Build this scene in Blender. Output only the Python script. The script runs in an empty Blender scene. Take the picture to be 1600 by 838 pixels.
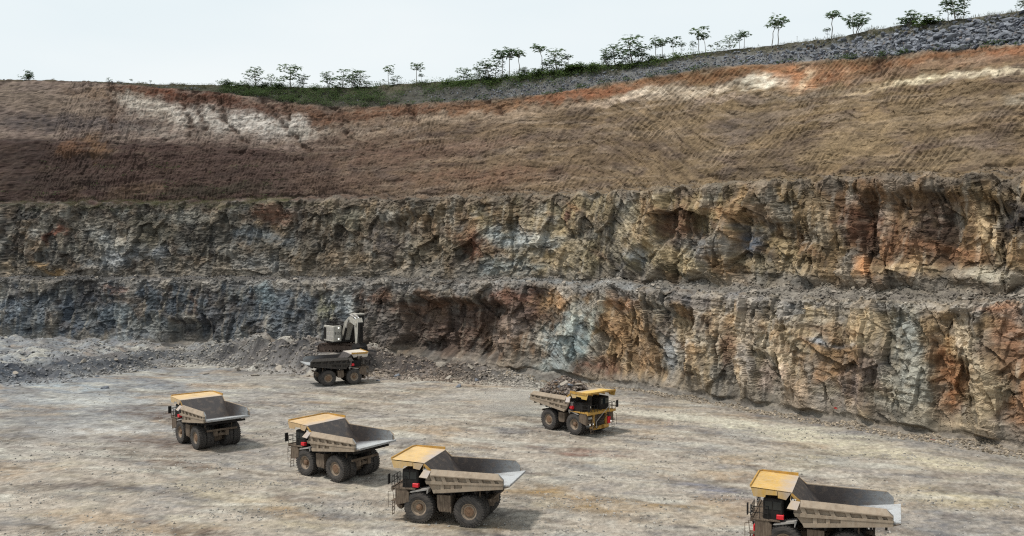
import bpy, math, random
import numpy as np
from mathutils import Vector, Matrix, Euler

R = math.radians
C = bpy.context.scene.collection
scene = bpy.context.scene

# ---------------------------------------------------------------- camera
F_PX, PITCH, CAM_H = 1410.0, R(1.39), 27.22          # focal length in photo pixels (1600 wide)
cam_d = bpy.data.cameras.new('camera')
cam_d.sensor_width = 36.0
cam_d.sensor_fit = 'HORIZONTAL'
cam_d.lens = 36.0 * F_PX / 1600.0
cam_d.clip_start, cam_d.clip_end = 0.5, 5000.0
cam = bpy.data.objects.new('camera', cam_d)
C.objects.link(cam)
cam.location = (0, 0, CAM_H)
cam.rotation_euler = (R(90) - PITCH, 0, 0)
scene.camera = cam

# ---------------------------------------------------------------- light
SUN_EL, SUN_DIR = R(66), Vector((-0.95, -0.31)).normalized()
world = bpy.data.worlds.new('World')
scene.world = world
world.use_nodes = True
wn, wl = world.node_tree.nodes, world.node_tree.links
wn.clear()
w_out = wn.new('ShaderNodeOutputWorld')
w_bg = wn.new('ShaderNodeBackground')
w_bg.inputs['Strength'].default_value = 0.1
w_sky = wn.new('ShaderNodeTexSky')
w_sky.sky_type = 'NISHITA'
w_sky.sun_disc = False
w_sky.sun_elevation = SUN_EL
w_sky.sun_rotation = math.atan2(SUN_DIR.x, SUN_DIR.y)
w_sky.dust_density = 4.0
w_sky.air_density = 1.0
w_tc = wn.new('ShaderNodeTexCoord')
w_map = wn.new('ShaderNodeMapping')
w_map.inputs['Scale'].default_value = (1.2, 1.2, 4.0)
w_nz = wn.new('ShaderNodeTexNoise')
w_nz.inputs['Scale'].default_value = 1.6
w_nz.inputs['Detail'].default_value = 4.0
w_rmp = wn.new('ShaderNodeValToRGB')
w_rmp.color_ramp.elements[0].position = 0.3
w_rmp.color_ramp.elements[0].color = (8.3, 9.25, 9.6, 1)
w_rmp.color_ramp.elements[1].position = 0.7
w_rmp.color_ramp.elements[1].color = (9.5, 10.0, 10.1, 1)
w_mix = wn.new('ShaderNodeMixRGB')
w_mix.inputs['Fac'].default_value = 0.92             # thick bright haze over the blue
wl.new(w_tc.outputs['Generated'], w_map.inputs['Vector'])
wl.new(w_map.outputs['Vector'], w_nz.inputs['Vector'])
wl.new(w_nz.outputs['Fac'], w_rmp.inputs['Fac'])
wl.new(w_sky.outputs['Color'], w_mix.inputs['Color1'])
wl.new(w_rmp.outputs['Color'], w_mix.inputs['Color2'])
wl.new(w_mix.outputs['Color'], w_bg.inputs['Color'])
wl.new(w_bg.outputs['Background'], w_out.inputs['Surface'])

sun_d = bpy.data.lights.new('sun', 'SUN')
sun_d.energy = 3.6
sun_d.angle = R(8.0)
sun_d.color = (1.0, 0.95, 0.87)
sun = bpy.data.objects.new('sun', sun_d)
C.objects.link(sun)
sv = Vector((SUN_DIR.x * math.cos(SUN_EL), SUN_DIR.y * math.cos(SUN_EL), math.sin(SUN_EL)))
sun.rotation_euler = sv.to_track_quat('Z', 'Y').to_euler()
sun.location = sv * 300

scene.view_settings.view_transform = 'Standard'
scene.view_settings.look = 'None'
scene.view_settings.exposure = 0.0
scene.view_settings.gamma = 1.0
scene.render.engine = 'CYCLES'
scene.cycles.use_denoising = False                     # keeps the grain of rock and gravel
scene.cycles.filter_width = 1.2

# ---------------------------------------------------------------- numpy noise
_rs = np.random.RandomState(5)
_PT = _rs.permutation(4096).astype(np.int32)
_RV = _rs.permutation(4096).astype(np.float32) / 4096.0
_GC = np.cos(_RV * 2 * math.pi).astype(np.float32); _GS = np.sin(_RV * 2 * math.pi).astype(np.float32)
def _hash(ix, iy, seed):
    return _PT[(_PT[(ix.astype(np.int32) + seed * 131) & 4095] + iy.astype(np.int32)) & 4095]
def hash01(ix, iy, seed=0):
    return _RV[_hash(np.asarray(ix), np.asarray(iy), seed)]
def perlin(x, y, seed=0):
    x, y = np.broadcast_arrays(np.asarray(x, np.float32), np.asarray(y, np.float32))
    ix, iy = np.floor(x), np.floor(y)
    fx, fy = x - ix, y - iy
    ux, uy = fx * fx * fx * (fx * (fx * 6 - 15) + 10), fy * fy * fy * (fy * (fy * 6 - 15) + 10)
    ix = ix.astype(np.int32); iy = iy.astype(np.int32)
    p0 = _PT[(ix + seed * 131) & 4095]; p1 = _PT[(ix + 1 + seed * 131) & 4095]
    def g(dx, dy):
        h = _PT[((p1 if dx else p0) + iy + dy) & 4095]
        return _GC[h] * (fx - dx) + _GS[h] * (fy - dy)
    a, b, c, d = g(0, 0), g(1, 0), g(0, 1), g(1, 1)
    return ((a + (b - a) * ux) * (1 - uy) + (c + (d - c) * ux) * uy) * 1.45
def fbm(x, y, seed=0, octv=4, gain=0.5):
    s, a = 0.0, 1.0
    for o in range(octv):
        s = s + a * perlin(x * 2 ** o + 17.3 * o, y * 2 ** o - 9.1 * o, seed + o)
        a *= gain
    return s
def ridged(x, y, seed=0, octv=3):
    s, a = 0.0, 1.0
    for o in range(octv):
        s = s + a * (1 - 2 * np.abs(perlin(x * 2 ** o + 5.7 * o, y * 2 ** o + 3.3 * o, seed + o)))
        a *= 0.5
    return s / 1.75
def cells(x, y, seed=0):
    """random value of the nearest cell and the gap to the second nearest"""
    ix, iy = np.floor(x), np.floor(y)
    b1 = np.full(x.shape, 9.0); b2 = np.full(x.shape, 9.0); v = np.zeros(x.shape)
    for dx in (-1, 0, 1):
        for dy in (-1, 0, 1):
            jx = ix + dx + hash01(ix + dx, iy + dy, seed); jy = iy + dy + hash01(ix + dx, iy + dy, seed + 7)
            d = (jx - x) ** 2 + (jy - y) ** 2
            r = hash01(ix + dx, iy + dy, seed + 13)
            near = d < b1
            b2 = np.where(near, b1, np.minimum(b2, d))
            v = np.where(near, r, v); b1 = np.where(near, d, b1)
    return v, np.sqrt(b2) - np.sqrt(b1)
def facets(x, y, seed=0, tilt=1.0):
    """angular blocks: every cell is a small tilted plane at its own height"""
    ix, iy = np.floor(x), np.floor(y)
    b1 = np.full(x.shape, 9.0); v = np.zeros(x.shape); rr = np.zeros(x.shape)
    for dx in (-1, 0, 1):
        for dy in (-1, 0, 1):
            jx = ix + dx + hash01(ix + dx, iy + dy, seed); jy = iy + dy + hash01(ix + dx, iy + dy, seed + 7)
            d = (jx - x) ** 2 + (jy - y) ** 2
            r = hash01(ix + dx, iy + dy, seed + 13)
            tx_, ty_ = hash01(ix + dx, iy + dy, seed + 17) - .5, hash01(ix + dx, iy + dy, seed + 19) - .5
            near = d < b1
            v = np.where(near, (r - .5) + tilt * (tx_ * (x - jx) + ty_ * (y - jy)), v)
            rr = np.where(near, r, rr); b1 = np.where(near, d, b1)
    return v, rr
def sstep(a, b, x):
    t = np.clip((x - a) / (b - a), 0, 1)
    return t * t * (3 - 2 * t)
def lin(c):
    c = np.asarray(c, float) / 255.0
    return np.where(c <= 0.04045, c / 12.92, ((c + 0.055) / 1.055) ** 2.4)
def to_px(X, Y, Z):
    c, s = math.cos(PITCH), math.sin(PITCH)
    d = Y * c - (Z - CAM_H) * s; u = Y * s + (Z - CAM_H) * c
    return 800 + F_PX * X / d, 419 - F_PX * u / d
def z_at(py, Y):
    a = (419 - np.asarray(py, float)) / F_PX
    c, s = math.cos(PITCH), math.sin(PITCH)
    return CAM_H + (-s + a * c) / (c + a * s) * Y
def ground_at(px, py, z=0.0):
    a = (419 - py) / F_PX
    c, s = math.cos(PITCH), math.sin(PITCH)
    Y = (z - CAM_H) / (-s + a * c) * (c + a * s)
    d = Y * c - (z - CAM_H) * s
    return (px - 800) / F_PX * d, Y

# ---------------------------------------------------------------- helpers for objects
def tag(o, label=None, cat=None, group=None, kind=None):
    if label: o['label'] = label
    if cat: o['category'] = cat
    if group: o['group'] = group
    if kind: o['kind'] = kind
    return o
def empty(name, loc, rz=0.0):
    o = bpy.data.objects.new(name, None)
    C.objects.link(o)
    o.location = loc
    o.rotation_euler = (0, 0, rz)
    o.empty_display_size = 0.5
    return o
def np_mesh(name, V, Fq, mat, col=None, parent=None, smooth=False):
    """V (n,3), Fq (m,k) faces of one size, col (n,3) point colours"""
    me = bpy.data.meshes.new(name)
    V = np.asarray(V, np.float32); Fq = np.asarray(Fq, np.int32)
    n, k = Fq.shape
    me.vertices.add(len(V)); me.vertices.foreach_set('co', V.ravel())
    me.loops.add(n * k); me.loops.foreach_set('vertex_index', Fq.ravel())
    me.polygons.add(n)
    me.polygons.foreach_set('loop_start', np.arange(n, dtype=np.int32) * k)
    me.polygons.foreach_set('use_smooth', np.full(n, smooth))
    if col is not None:
        a = me.color_attributes.new('col', 'FLOAT_COLOR', 'POINT')
        a.data.foreach_set('color', np.concatenate([col, np.ones((len(col), 1))], 1).astype(np.float32).ravel())
    me.update(calc_edges=True)
    me.materials.append(mat)
    o = bpy.data.objects.new(name, me)
    C.objects.link(o)
    if parent: o.parent = parent
    return o

class MB:
    def __init__(s): s.v, s.f, s.m = [], [], []
    def add(s, vs, fs, m=0):
        b = len(s.v); s.v += [tuple(v) for v in vs]
        s.f += [tuple(i + b for i in f) for f in fs]; s.m += [m] * len(fs)
        return s
    def hexa(s, p, m=0):
        return s.add(p, [(0, 3, 2, 1), (4, 5, 6, 7), (0, 1, 5, 4), (1, 2, 6, 5), (2, 3, 7, 6), (3, 0, 4, 7)], m)
    def box(s, x0, x1, y0, y1, z0, z1, m=0):
        return s.hexa([(x0, y0, z0), (x1, y0, z0), (x1, y1, z0), (x0, y1, z0), (x0, y0, z1), (x1, y0, z1), (x1, y1, z1), (x0, y1, z1)], m)
    def cbox(s, x0, x1, y0, y1, z0, z1, c=0.05, m=0):
        """box with chamfered upright and top edges"""
        pts = [(x0 + c, y0), (x1 - c, y0), (x1, y0 + c), (x1, y1 - c), (x1 - c, y1), (x0 + c, y1), (x0, y1 - c), (x0, y0 + c)]
        cx, cy = (x0 + x1) / 2, (y0 + y1) / 2
        fx, fy = 1 - 2 * c / (x1 - x0), 1 - 2 * c / (y1 - y0)
        vs = [(x, y, z0) for x, y in pts] + [(x, y, z1 - c) for x, y in pts] + [(cx + (x - cx) * fx, cy + (y - cy) * fy, z1) for x, y in pts]
        fs = [tuple(range(7, -1, -1)), tuple(range(16, 24))]
        for r in (0, 8):
            fs += [(r + i, r + (i + 1) % 8, r + 8 + (i + 1) % 8, r + 8 + i) for i in range(8)]
        return s.add(vs, fs, m)
    def prism_y(s, pts, y0, y1, m=0, y0b=None, y1b=None):
        """polygon of (x,z) points swept over y"""
        n = len(pts)
        vs = [(x, y0, z) for x, z in pts] + [(x, y1, z) for x, z in pts]
        fs = [tuple(range(n)), tuple(range(2 * n - 1, n - 1, -1))]
        fs += [((i + 1) % n, i, i + n, (i + 1) % n + n) for i in range(n)]
        return s.add(vs, fs, m)
    def prism_x(s, pts, x0, x1, m=0):
        n = len(pts)
        vs = [(x0, y, z) for y, z in pts] + [(x1, y, z) for y, z in pts]
        fs = [tuple(range(n)), tuple(range(2 * n - 1, n - 1, -1))]
        fs += [((i + 1) % n, i, i + n, (i + 1) % n + n) for i in range(n)]
        return s.add(vs, fs, m)
    def tube(s, p, q, r, n=8, r2=None, m=0):
        p, q = Vector(p), Vector(q); d = (q - p).normalized()
        a = d.orthogonal().normalized(); b = d.cross(a)
        r2 = r if r2 is None else r2
        vs = [p + (a * math.cos(t) + b * math.sin(t)) * r for t in [2 * math.pi * i / n for i in range(n)]]
        vs += [q + (a * math.cos(t) + b * math.sin(t)) * r2 for t in [2 * math.pi * i / n for i in range(n)]]
        fs = [(i, (i + 1) % n, (i + 1) % n + n, i + n) for i in range(n)]
        fs += [tuple(range(n - 1, -1, -1)), tuple(range(n, 2 * n))]
        return s.add(vs, fs, m)
    def path(s, pts, r, n=6, m=0):
        for a, b in zip(pts[:-1], pts[1:]): s.tube(a, b, r, n, m=m)
        return s
    def lathe_y(s, prof, n=40, m=0, c=(0, 0, 0)):
        """profile of (radius, y) about the y axis"""
        k = len(prof); vs = []
        for i in range(n):
            t = 2 * math.pi * i / n
            vs += [(c[0] + r * math.cos(t), c[1] + y, c[2] + r * math.sin(t)) for r, y in prof]
        fs = []
        for i in range(n):
            j = (i + 1) % n
            fs += [(i * k + a, i * k + a + 1, j * k + a + 1, j * k + a) for a in range(k - 1)]
        return s.add(vs, fs, m)
    def rot(s, M):
        s.v = [tuple(M @ Vector(v)) for v in s.v]; return s
    def build(s, name, mats, parent=None, smooth=False, loc=None):
        me = bpy.data.meshes.new(name)
        me.from_pydata(s.v, [], s.f)
        mats = mats if isinstance(mats, (list, tuple)) else [mats]
        for m in mats: me.materials.append(m)
        me.polygons.foreach_set('material_index', s.m)
        if smooth: me.polygons.foreach_set('use_smooth', [True] * len(s.f))
        me.update()
        o = bpy.data.objects.new(name, me)
        C.objects.link(o)
        if parent: o.parent = parent
        if loc: o.location = loc
        return o
def kids(o, idx):
    return idx.get(o, [])
def copy_tree(o, idx, parent=None):
    c = o.copy(); C.objects.link(c)
    if parent: c.parent = parent
    for ch in kids(o, idx): copy_tree(ch, idx, c)
    return c
def child_index():
    idx = {}
    for o in C.objects:
        if o.parent: idx.setdefault(o.parent, []).append(o)
    return idx

# ---------------------------------------------------------------- materials
def new_mat(name):
    m = bpy.data.materials.new(name); m.use_nodes = True
    n = m.node_tree.nodes; n.clear()
    out = n.new('ShaderNodeOutputMaterial'); p = n.new('ShaderNodeBsdfPrincipled')
    m.node_tree.links.new(p.outputs['BSDF'], out.inputs['Surface'])
    return m, n, m.node_tree.links, p
def nz(n, l, scale, detail=4, vec=None, rough=0.6):
    t = n.new('ShaderNodeTexNoise'); t.inputs['Scale'].default_value = scale
    t.inputs['Detail'].default_value = detail; t.inputs['Roughness'].default_value = rough
    if vec is not None: l.new(vec, t.inputs['Vector'])
    return t
def ramp(n, l, fac, stops):
    r = n.new('ShaderNodeValToRGB'); e = r.color_ramp.elements
    e[0].position, e[0].color = stops[0][0], (*stops[0][1], 1)
    e[1].position, e[1].color = stops[-1][0], (*stops[-1][1], 1)
    for p, c in stops[1:-1]:
        x = e.new(p); x.color = (*c, 1)
    l.new(fac, r.inputs['Fac']); return r
def mixc(n, l, a, b, fac, blend='MIX'):
    m = n.new('ShaderNodeMixRGB'); m.blend_type = blend
    for k, v in (('Color1', a), ('Color2', b), ('Fac', fac)):
        if hasattr(v, 'links'): l.new(v, m.inputs[k])
        elif k == 'Fac': m.inputs[k].default_value = v
        else: m.inputs[k].default_value = (*v, 1)
    return m.outputs['Color']
def bump(n, l, p, h, strength=0.5, dist=0.05):
    b = n.new('ShaderNodeBump'); b.inputs['Strength'].default_value = strength
    b.inputs['Distance'].default_value = dist
    l.new(h, b.inputs['Height']); l.new(b.outputs['Normal'], p.inputs['Normal'])

def attr_mat(name, scale, contrast, rough=0.92, bstr=0.6, bdist=0.12, tint=None, squash=(1, 1, 1)):
    """rock and soil: the geology colour stored on the vertices, broken up by node noise"""
    m, n, l, p = new_mat(name)
    a = n.new('ShaderNodeAttribute'); a.attribute_name = 'col'
    tc = n.new('ShaderNodeTexCoord'); mp = n.new('ShaderNodeMapping')
    mp.inputs['Scale'].default_value = squash
    l.new(tc.outputs['Object'], mp.inputs['Vector'])
    v = mp.outputs['Vector']
    n1 = nz(n, l, scale, 6, v, 0.7); n2 = nz(n, l, scale * 5.3, 3, v, 0.65)
    r1 = ramp(n, l, n1.outputs['Fac'], [(0.25, (1 - contrast,) * 3), (0.75, (1 + contrast,) * 3)])
    r2 = ramp(n, l, n2.outputs['Fac'], [(0.3, (1 - contrast * .8,) * 3), (0.7, (1 + contrast * .8,) * 3)])
    c = mixc(n, l, a.outputs['Color'], r1.outputs['Color'], 1.0, 'MULTIPLY')
    c = mixc(n, l, c, r2.outputs['Color'], 1.0, 'MULTIPLY')
    l.new(c, p.inputs['Base Color'])
    p.inputs['Roughness'].default_value = rough
    p.inputs['Specular IOR Level'].default_value = 0.15
    h = mixc(n, l, n1.outputs['Color'], n2.outputs['Color'], 0.45)
    bump(n, l, p, h, bstr, bdist)
    return m
def paint(name, col, rough=0.6, var=0.25, scale=1.5, dust=None, dust_amt=0.4, metal=0.0, objcol=False, bstr=0.15):
    """painted or bare machine surfaces with dust and wear"""
    m, n, l, p = new_mat(name)
    tc = n.new('ShaderNodeTexCoord'); oi0 = n.new('ShaderNodeObjectInfo')
    ad = n.new('ShaderNodeVectorMath'); ad.operation = 'ADD'; sc_ = n.new('ShaderNodeVectorMath'); sc_.operation = 'SCALE'
    cb = n.new('ShaderNodeCombineXYZ')
    for q_ in 'XYZ': l.new(oi0.outputs['Random'], cb.inputs[q_])
    l.new(cb.outputs['Vector'], sc_.inputs[0]); sc_.inputs['Scale'].default_value = 40.0
    l.new(tc.outputs['Object'], ad.inputs[0]); l.new(sc_.outputs['Vector'], ad.inputs[1]); v = ad.outputs['Vector']
    n1 = nz(n, l, scale, 5, v); n2 = nz(n, l, scale * 6, 3, v)
    mp = n.new('ShaderNodeMapping'); mp.inputs['Scale'].default_value = (scale * 4, scale * 4, scale * .5)
    l.new(v, mp.inputs['Vector']); n3 = nz(n, l, 1.0, 4, mp.outputs['Vector'])
    if objcol:
        oi = n.new('ShaderNodeObjectInfo'); base = oi.outputs['Color']
    else: base = col
    r = ramp(n, l, n1.outputs['Fac'], [(0.3, (1 - var,) * 3), (0.7, (1 + var * .6,) * 3)])
    c = mixc(n, l, base, r.outputs['Color'], 1.0, 'MULTIPLY')
    if dust is not None:
        f = n.new('ShaderNodeMath'); f.operation = 'MULTIPLY'; f.use_clamp = True
        rr = ramp(n, l, n3.outputs['Fac'], [(0.35, (0, 0, 0)), (0.7, (1, 1, 1))])
        l.new(rr.outputs['Color'], f.inputs[0]); f.inputs[1].default_value = dust_amt
        c = mixc(n, l, c, dust, f.outputs[0])
    l.new(c, p.inputs['Base Color'])
    p.inputs['Metallic'].default_value = metal
    rg = n.new('ShaderNodeMapRange'); l.new(n2.outputs['Fac'], rg.inputs['Value'])
    rg.inputs['To Min'].default_value = max(rough - .12, .1); rg.inputs['To Max'].default_value = min(rough + .15, 1)
    l.new(rg.outputs['Result'], p.inputs['Roughness'])
    p.inputs['Specular IOR Level'].default_value = 0.3
    bump(n, l, p, n2.outputs['Fac'], bstr, 0.02)
    return m

M_FACE = attr_mat('blasted_rock', 0.9, 0.36, bstr=0.6, bdist=0.18, squash=(1, 1, 1.8))
M_SLOPE = attr_mat('dug_earth', 0.8, 0.34, bstr=0.35, bdist=0.10, squash=(1, 1, 1.6))
M_DEBRIS = attr_mat('broken_rock', 1.6, 0.30, bstr=0.8, bdist=0.2)
M_FLOOR = attr_mat('dusty_gravel', 1.7, 0.34, bstr=0.9, bdist=0.10, squash=(1.5, 0.75, 1))
M_ROCK = attr_mat('loose_rock', 2.2, 0.22, bstr=0.5, bdist=0.05)

# ================================================================ PIT WALL
PXC = [-260, -100, 0, 150, 250, 400, 500, 600, 700, 800, 900, 1000, 1100, 1200, 1300, 1400, 1500, 1600, 1750, 1900, 2050]
YBC = [262, 254, 247, 241, 236, 224, 212, 203, 195, 187, 181, 172, 161, 149, 141, 133, 126, 119.5, 111, 104, 98]
colpx = np.concatenate([np.linspace(-260, -30, 40, endpoint=False), np.linspace(-30, 1630, 1180, endpoint=False), np.linspace(1630, 2050, 60)])
def smooth1(a, w):
    k = np.hanning(2 * w + 1); k /= k.sum()
    return np.convolve(np.pad(a, w, mode='reflect', reflect_type='odd'), k, mode='valid')
_f = np.linspace(-260, 2050, 2000)
_Y = smooth1(np.interp(_f, PXC, YBC), 110)
BY = np.interp(colpx, _f, _Y)
BX = (colpx - 800) / F_PX * BY
tx, ty = np.gradient(BX), np.gradient(BY)
tl = np.hypot(tx, ty)
NX = smooth1(-ty / tl, 120); NY = smooth1(tx / tl, 120)        # away from the pit
nl = np.hypot(NX, NY); NX /= nl; NY /= nl
UARC = np.concatenate([[0], np.cumsum(np.hypot(np.diff(BX), np.diff(BY)))])

def ctl(d):
    xs = sorted(d); return lambda px: np.interp(px, xs, [d[x] for x in xs])
y_lip1 = ctl({-260: 438, 0: 437, 200: 437, 400: 438, 600: 440, 800: 441, 900: 446, 1000: 452, 1100: 459, 1200: 466, 1300: 471, 1400: 475, 1500: 476, 1600: 476, 2050: 490})
y_lip2 = ctl({-260: 321, 0: 320, 200: 319, 300: 318, 400: 315, 500: 312, 650: 311, 800: 306, 980: 300, 1120: 290, 1250: 282, 1400: 278, 1600: 273, 2050: 255})
y_crest = ctl({-260: 128, 0: 127, 100: 127, 165: 130, 250: 138, 330: 143, 400: 152, 480: 165, 520: 168, 600: 165, 700: 160, 800: 152, 900: 140, 1000: 124, 1100: 108, 1200: 100, 1300: 94, 1400: 86, 1500: 77, 1600: 68, 2050: 30})
y_top = ctl({-260: 126, 0: 125, 165: 128, 250: 132, 330: 133, 400: 135, 480: 137, 560: 137, 650: 130, 720: 126, 800: 120, 900: 108, 1000: 97, 1050: 90, 1100: 82, 1200: 72, 1300: 60, 1400: 40, 1500: 30, 1600: 16, 2050: -40})
def row_at(s, yfun):
    X, Y = BX + NX * s, BY + NY * s
    px = 800 + F_PX * X / Y
    return X, Y, z_at(yfun(px), Y)
rag = smooth1(fbm(UARC / 5.0, 0.0, 91, 4) * 1.9, 2)
zl1 = row_at(3.2, y_lip1)[2] + rag * 0.5
zl2 = row_at(13.0, y_lip2)[2] + smooth1(fbm(UARC / 4.0, 3.0, 93, 3), 3) * 0.9
s_cr = 17.5 + 0.47 * (row_at(32, y_crest)[2] - zl2)
zcr = row_at(s_cr, y_crest)[2]
s_top = s_cr + 8.0
ztp = np.maximum(row_at(s_top, y_top)[2], zcr + 0.3) + fbm(UARC / 4.0, 1.0, 95, 3) * 0.18
s_top = s_cr + 1.5 + 1.15 * np.maximum(ztp - zcr, 0.5)
ztp = np.maximum(row_at(s_top, y_top)[2], zcr + 0.3) + fbm(UARC / 4.0, 1.0, 95, 3) * 0.18
one = np.ones_like(BX)
KEY = [(-5.0 * one + 2.6 * sstep(820, 950, colpx), -0.6 * one), (-0.2 * one, 1.9 * one - .9 * sstep(820, 950, colpx) + .8 * np.clip(smooth1(fbm(UARC / 6.0, 4.0, 97, 3), 3), -.8, 1)), (3.2 * one, zl1), (9.2 * one, zl1 + 0.5 + 1.2 * sstep(700, 1200, colpx) + (0.8 + .7 * sstep(700, 1200, colpx)) * np.clip(smooth1(fbm(UARC / 9.0, 2.0, 96, 3), 4), -.6, 1) - rag * .4), (13.0 * one, zl2), (17.5 * one, zl2 + 0.8),
       (s_cr, zcr), (s_top, ztp), (s_top + 40, ztp + 0.5), (s_top + 320, ztp + 4)]
NR = [14, 118, 20, 118, 10, 140, 44, 8, 3]
S, Zg, SEG, TT = [], [], [], []
for i, n in enumerate(NR):
    for j in range(n):
        t = j / n
        S.append(KEY[i][0] * (1 - t) + KEY[i + 1][0] * t); Zg.append(KEY[i][1] * (1 - t) + KEY[i + 1][1] * t)
        SEG.append(i); TT.append(t)
S.append(KEY[-1][0]); Zg.append(KEY[-1][1]); SEG.append(len(NR) - 1); TT.append(1.0)
S, Zg, SEG, TT = np.array(S), np.array(Zg), np.array(SEG), np.array(TT)
rows, cols = S.shape
U = np.broadcast_to(UARC, S.shape)
PX = np.broadcast_to(colpx, S.shape)
# profile normal (out, up), smoothed over the rows
ds, dz = np.gradient(S, axis=0), np.gradient(Zg, axis=0)
ln = np.hypot(ds, dz) + 1e-6
n_o, n_z = dz / ln, ds / ln
kk = np.hanning(11); kk /= kk.sum()
def sm0(a):
    p = np.pad(a, ((5, 5), (0, 0)), mode='edge'); return sum(kk[i] * p[i:i + a.shape[0]] for i in range(11))
n_o, n_z = sm0(n_o), sm0(n_z)
seg2 = SEG[:, None]; t2 = TT[:, None]
is_low, is_mid, is_up = (seg2 == 1), (seg2 == 3), (seg2 == 5)
w_face = sm0(np.broadcast_to((is_low | is_mid).astype(float), S.shape))
w_up = sm0(np.broadcast_to(is_up.astype(float), S.shape))
w_deb = sm0(np.broadcast_to(((seg2 == 0) | (seg2 == 2) | (seg2 == 4)).astype(float), S.shape))
w_emb = sm0(np.broadcast_to((seg2 == 6).astype(float), S.shape))
right = sstep(820, 1050, PX)                                     # the blocky, pillared part of the wall
# ---- displacement outwards
warp = 2.0 * fbm(U / 14, Zg / 14, 3, 3)
lay = Zg * 1.0 - 0.05 * U * (1 - right) + 0.10 * U * right * 0.4 + 1.3 * fbm(U / 22, Zg / 22, 5, 2)
def layers(th, seed, stretch):
    k = np.floor(lay / th); f = lay / th - k
    a = perlin(U / stretch, k * 3.7, seed); b = perlin(U / stretch, (k + 1) * 3.7, seed)
    w = sstep(0.78, 1.0, f)
    return a * (1 - w) + b * w
butt = ridged((U + warp) / 10.5, Zg / 34 + 0.15 * U / 10, 11, 3)
pill = ridged((U + 0.6 * warp + 0.25 * Zg * right) / 4.6, Zg / 26, 21, 2)
lean = 0.22 * Zg * right
f1, r1 = facets((U + warp + lean) / 5.2, (Zg + .4 * warp) / 8.5, 31, 1.7)
f2, r2 = facets((U + .5 * warp + lean) / 2.1, lay / (2.4 + 2.2 * right), 37, 1.6)
f3, r3 = facets((U + .3 * warp) / .95, lay / .62, 43, 1.4)
f4, r4 = facets((U + .5 * warp + lean) / 1.7, Zg / 9.0, 47, 0.8)
D_face = ((0.7 + .25 * right) * butt + (0.30 + 0.75 * right) * pill + 0.40 * fbm(U / 4.5, Zg / 4.5, 41, 3)
          + (1.35 + .35 * right) * f1 + (0.6 + .25 * right) * f2 + 0.30 * f3 + (0.35 + 0.85 * right) * f4
          + 0.26 * layers(1.5, 51, 8.0) + 0.16 * layers(0.5, 53, 5.0) + 0.12 * fbm(U / 0.9, Zg / 0.8, 61, 3))
drill = (U + .12 * Zg + .15 * perlin(U / 9, Zg / 20, 65)) / 1.55
dr_id = np.floor(drill)
D_face = D_face - 0.30 * np.exp(-(((drill - dr_id) - .5) / .10) ** 2) * (hash01(dr_id, dr_id * 0, 66) > .45) * sstep(1000, 1150, PX) * (seg2 == 1)
# deep scoops where slabs have dropped out of the face
def scoop(px0, px1, t0, t1, seg, depth, soft=0.12):
    a = sstep(px0 - 14, px0 + 6, PX + 9 * fbm(U / 3, Zg / 3, 71, 2)) * (1 - sstep(px1 - 20, px1 + 14, PX + 14 * fbm(U / 3, Zg / 3, 73, 2)))
    tt = t2 + 0.05 * fbm(U / 4, 0.0, 75, 3)
    b = sstep(t0 - soft, t0 + soft * .4, tt) * (1 - sstep(t1 - soft * .3, t1 + soft * .5, tt))
    return -depth * a * b * (seg2 == seg)
D_sc = (scoop(628, 775, 0.12, 0.74, 1, 4.0) + scoop(1100, 1205, 0.10, 0.62, 3, 1.5) + scoop(1290, 1420, 0.25, 0.84, 3, 1.9)
        + scoop(1425, 1520, 0.2, 0.8, 3, 2.0) + scoop(575, 640, 0.1, 0.75, 3, 1.8) + scoop(180, 200, 0.0, 0.95, 3, 1.6)
        + scoop(990, 1040, 0.4, 0.95, 3, 1.6) + scoop(270, 330, 0.0, 0.35, 1, 2.4) + scoop(940, 1075, 0.12, 0.8, 1, 1.2)
        + scoop(100, 150, 0.3, 1.0, 1, 1.4) + scoop(1462, 1512, 0.1, 0.92, 1, 1.8) + scoop(1585, 1640, 0.2, 0.9, 3, 2.4)
        + scoop(60, 85, 0.1, 0.9, 3, 1.2) + scoop(300, 420, 0.45, 0.8, 3, 1.2))
# diagonal buttresses of the middle face
for (a0, a1, wd, amp) in ((940, 985, 10, 2.0), (975, 1045, 13, 2.4), (1040, 1125, 16, 2.2), (1545, 1570, 14, 2.2), (880, 905, 9, 1.2)):
    cxp = a0 + (a1 - a0) * t2 * 1.0 + 8 * fbm(U / 3, Zg / 3, 81, 2)
    D_sc = D_sc + amp * np.exp(-((PX - cxp) / wd) ** 2) * (seg2 == 3) * sstep(1.02, 0.7, t2)
for (cp, wd, amp) in ((1120, 14, 1.2), (1180, 12, 1.2), (1255, 20, 1.6), (1350, 16, 1.5), (1425, 34, 1.5), (1535, 18, 2.0), (885, 30, 1.6), (800, 18, 1.8)):
    cxp = cp + 7 * fbm(U / 3, Zg / 5, 83, 2) + (0.5 - t2) * 22
    D_sc = D_sc + amp * np.exp(-((PX - cxp) / wd) ** 2) * (seg2 == 1) * (1.25 - t2)
# benched rubble at the middle-face foot
D_sc = D_sc + 0.0 * (seg2 == 3) * sstep(0.22, 0.0, t2 + 0.08 * fbm(U / 6, 0.0, 85, 3)) * (0.4 + right)
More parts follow.
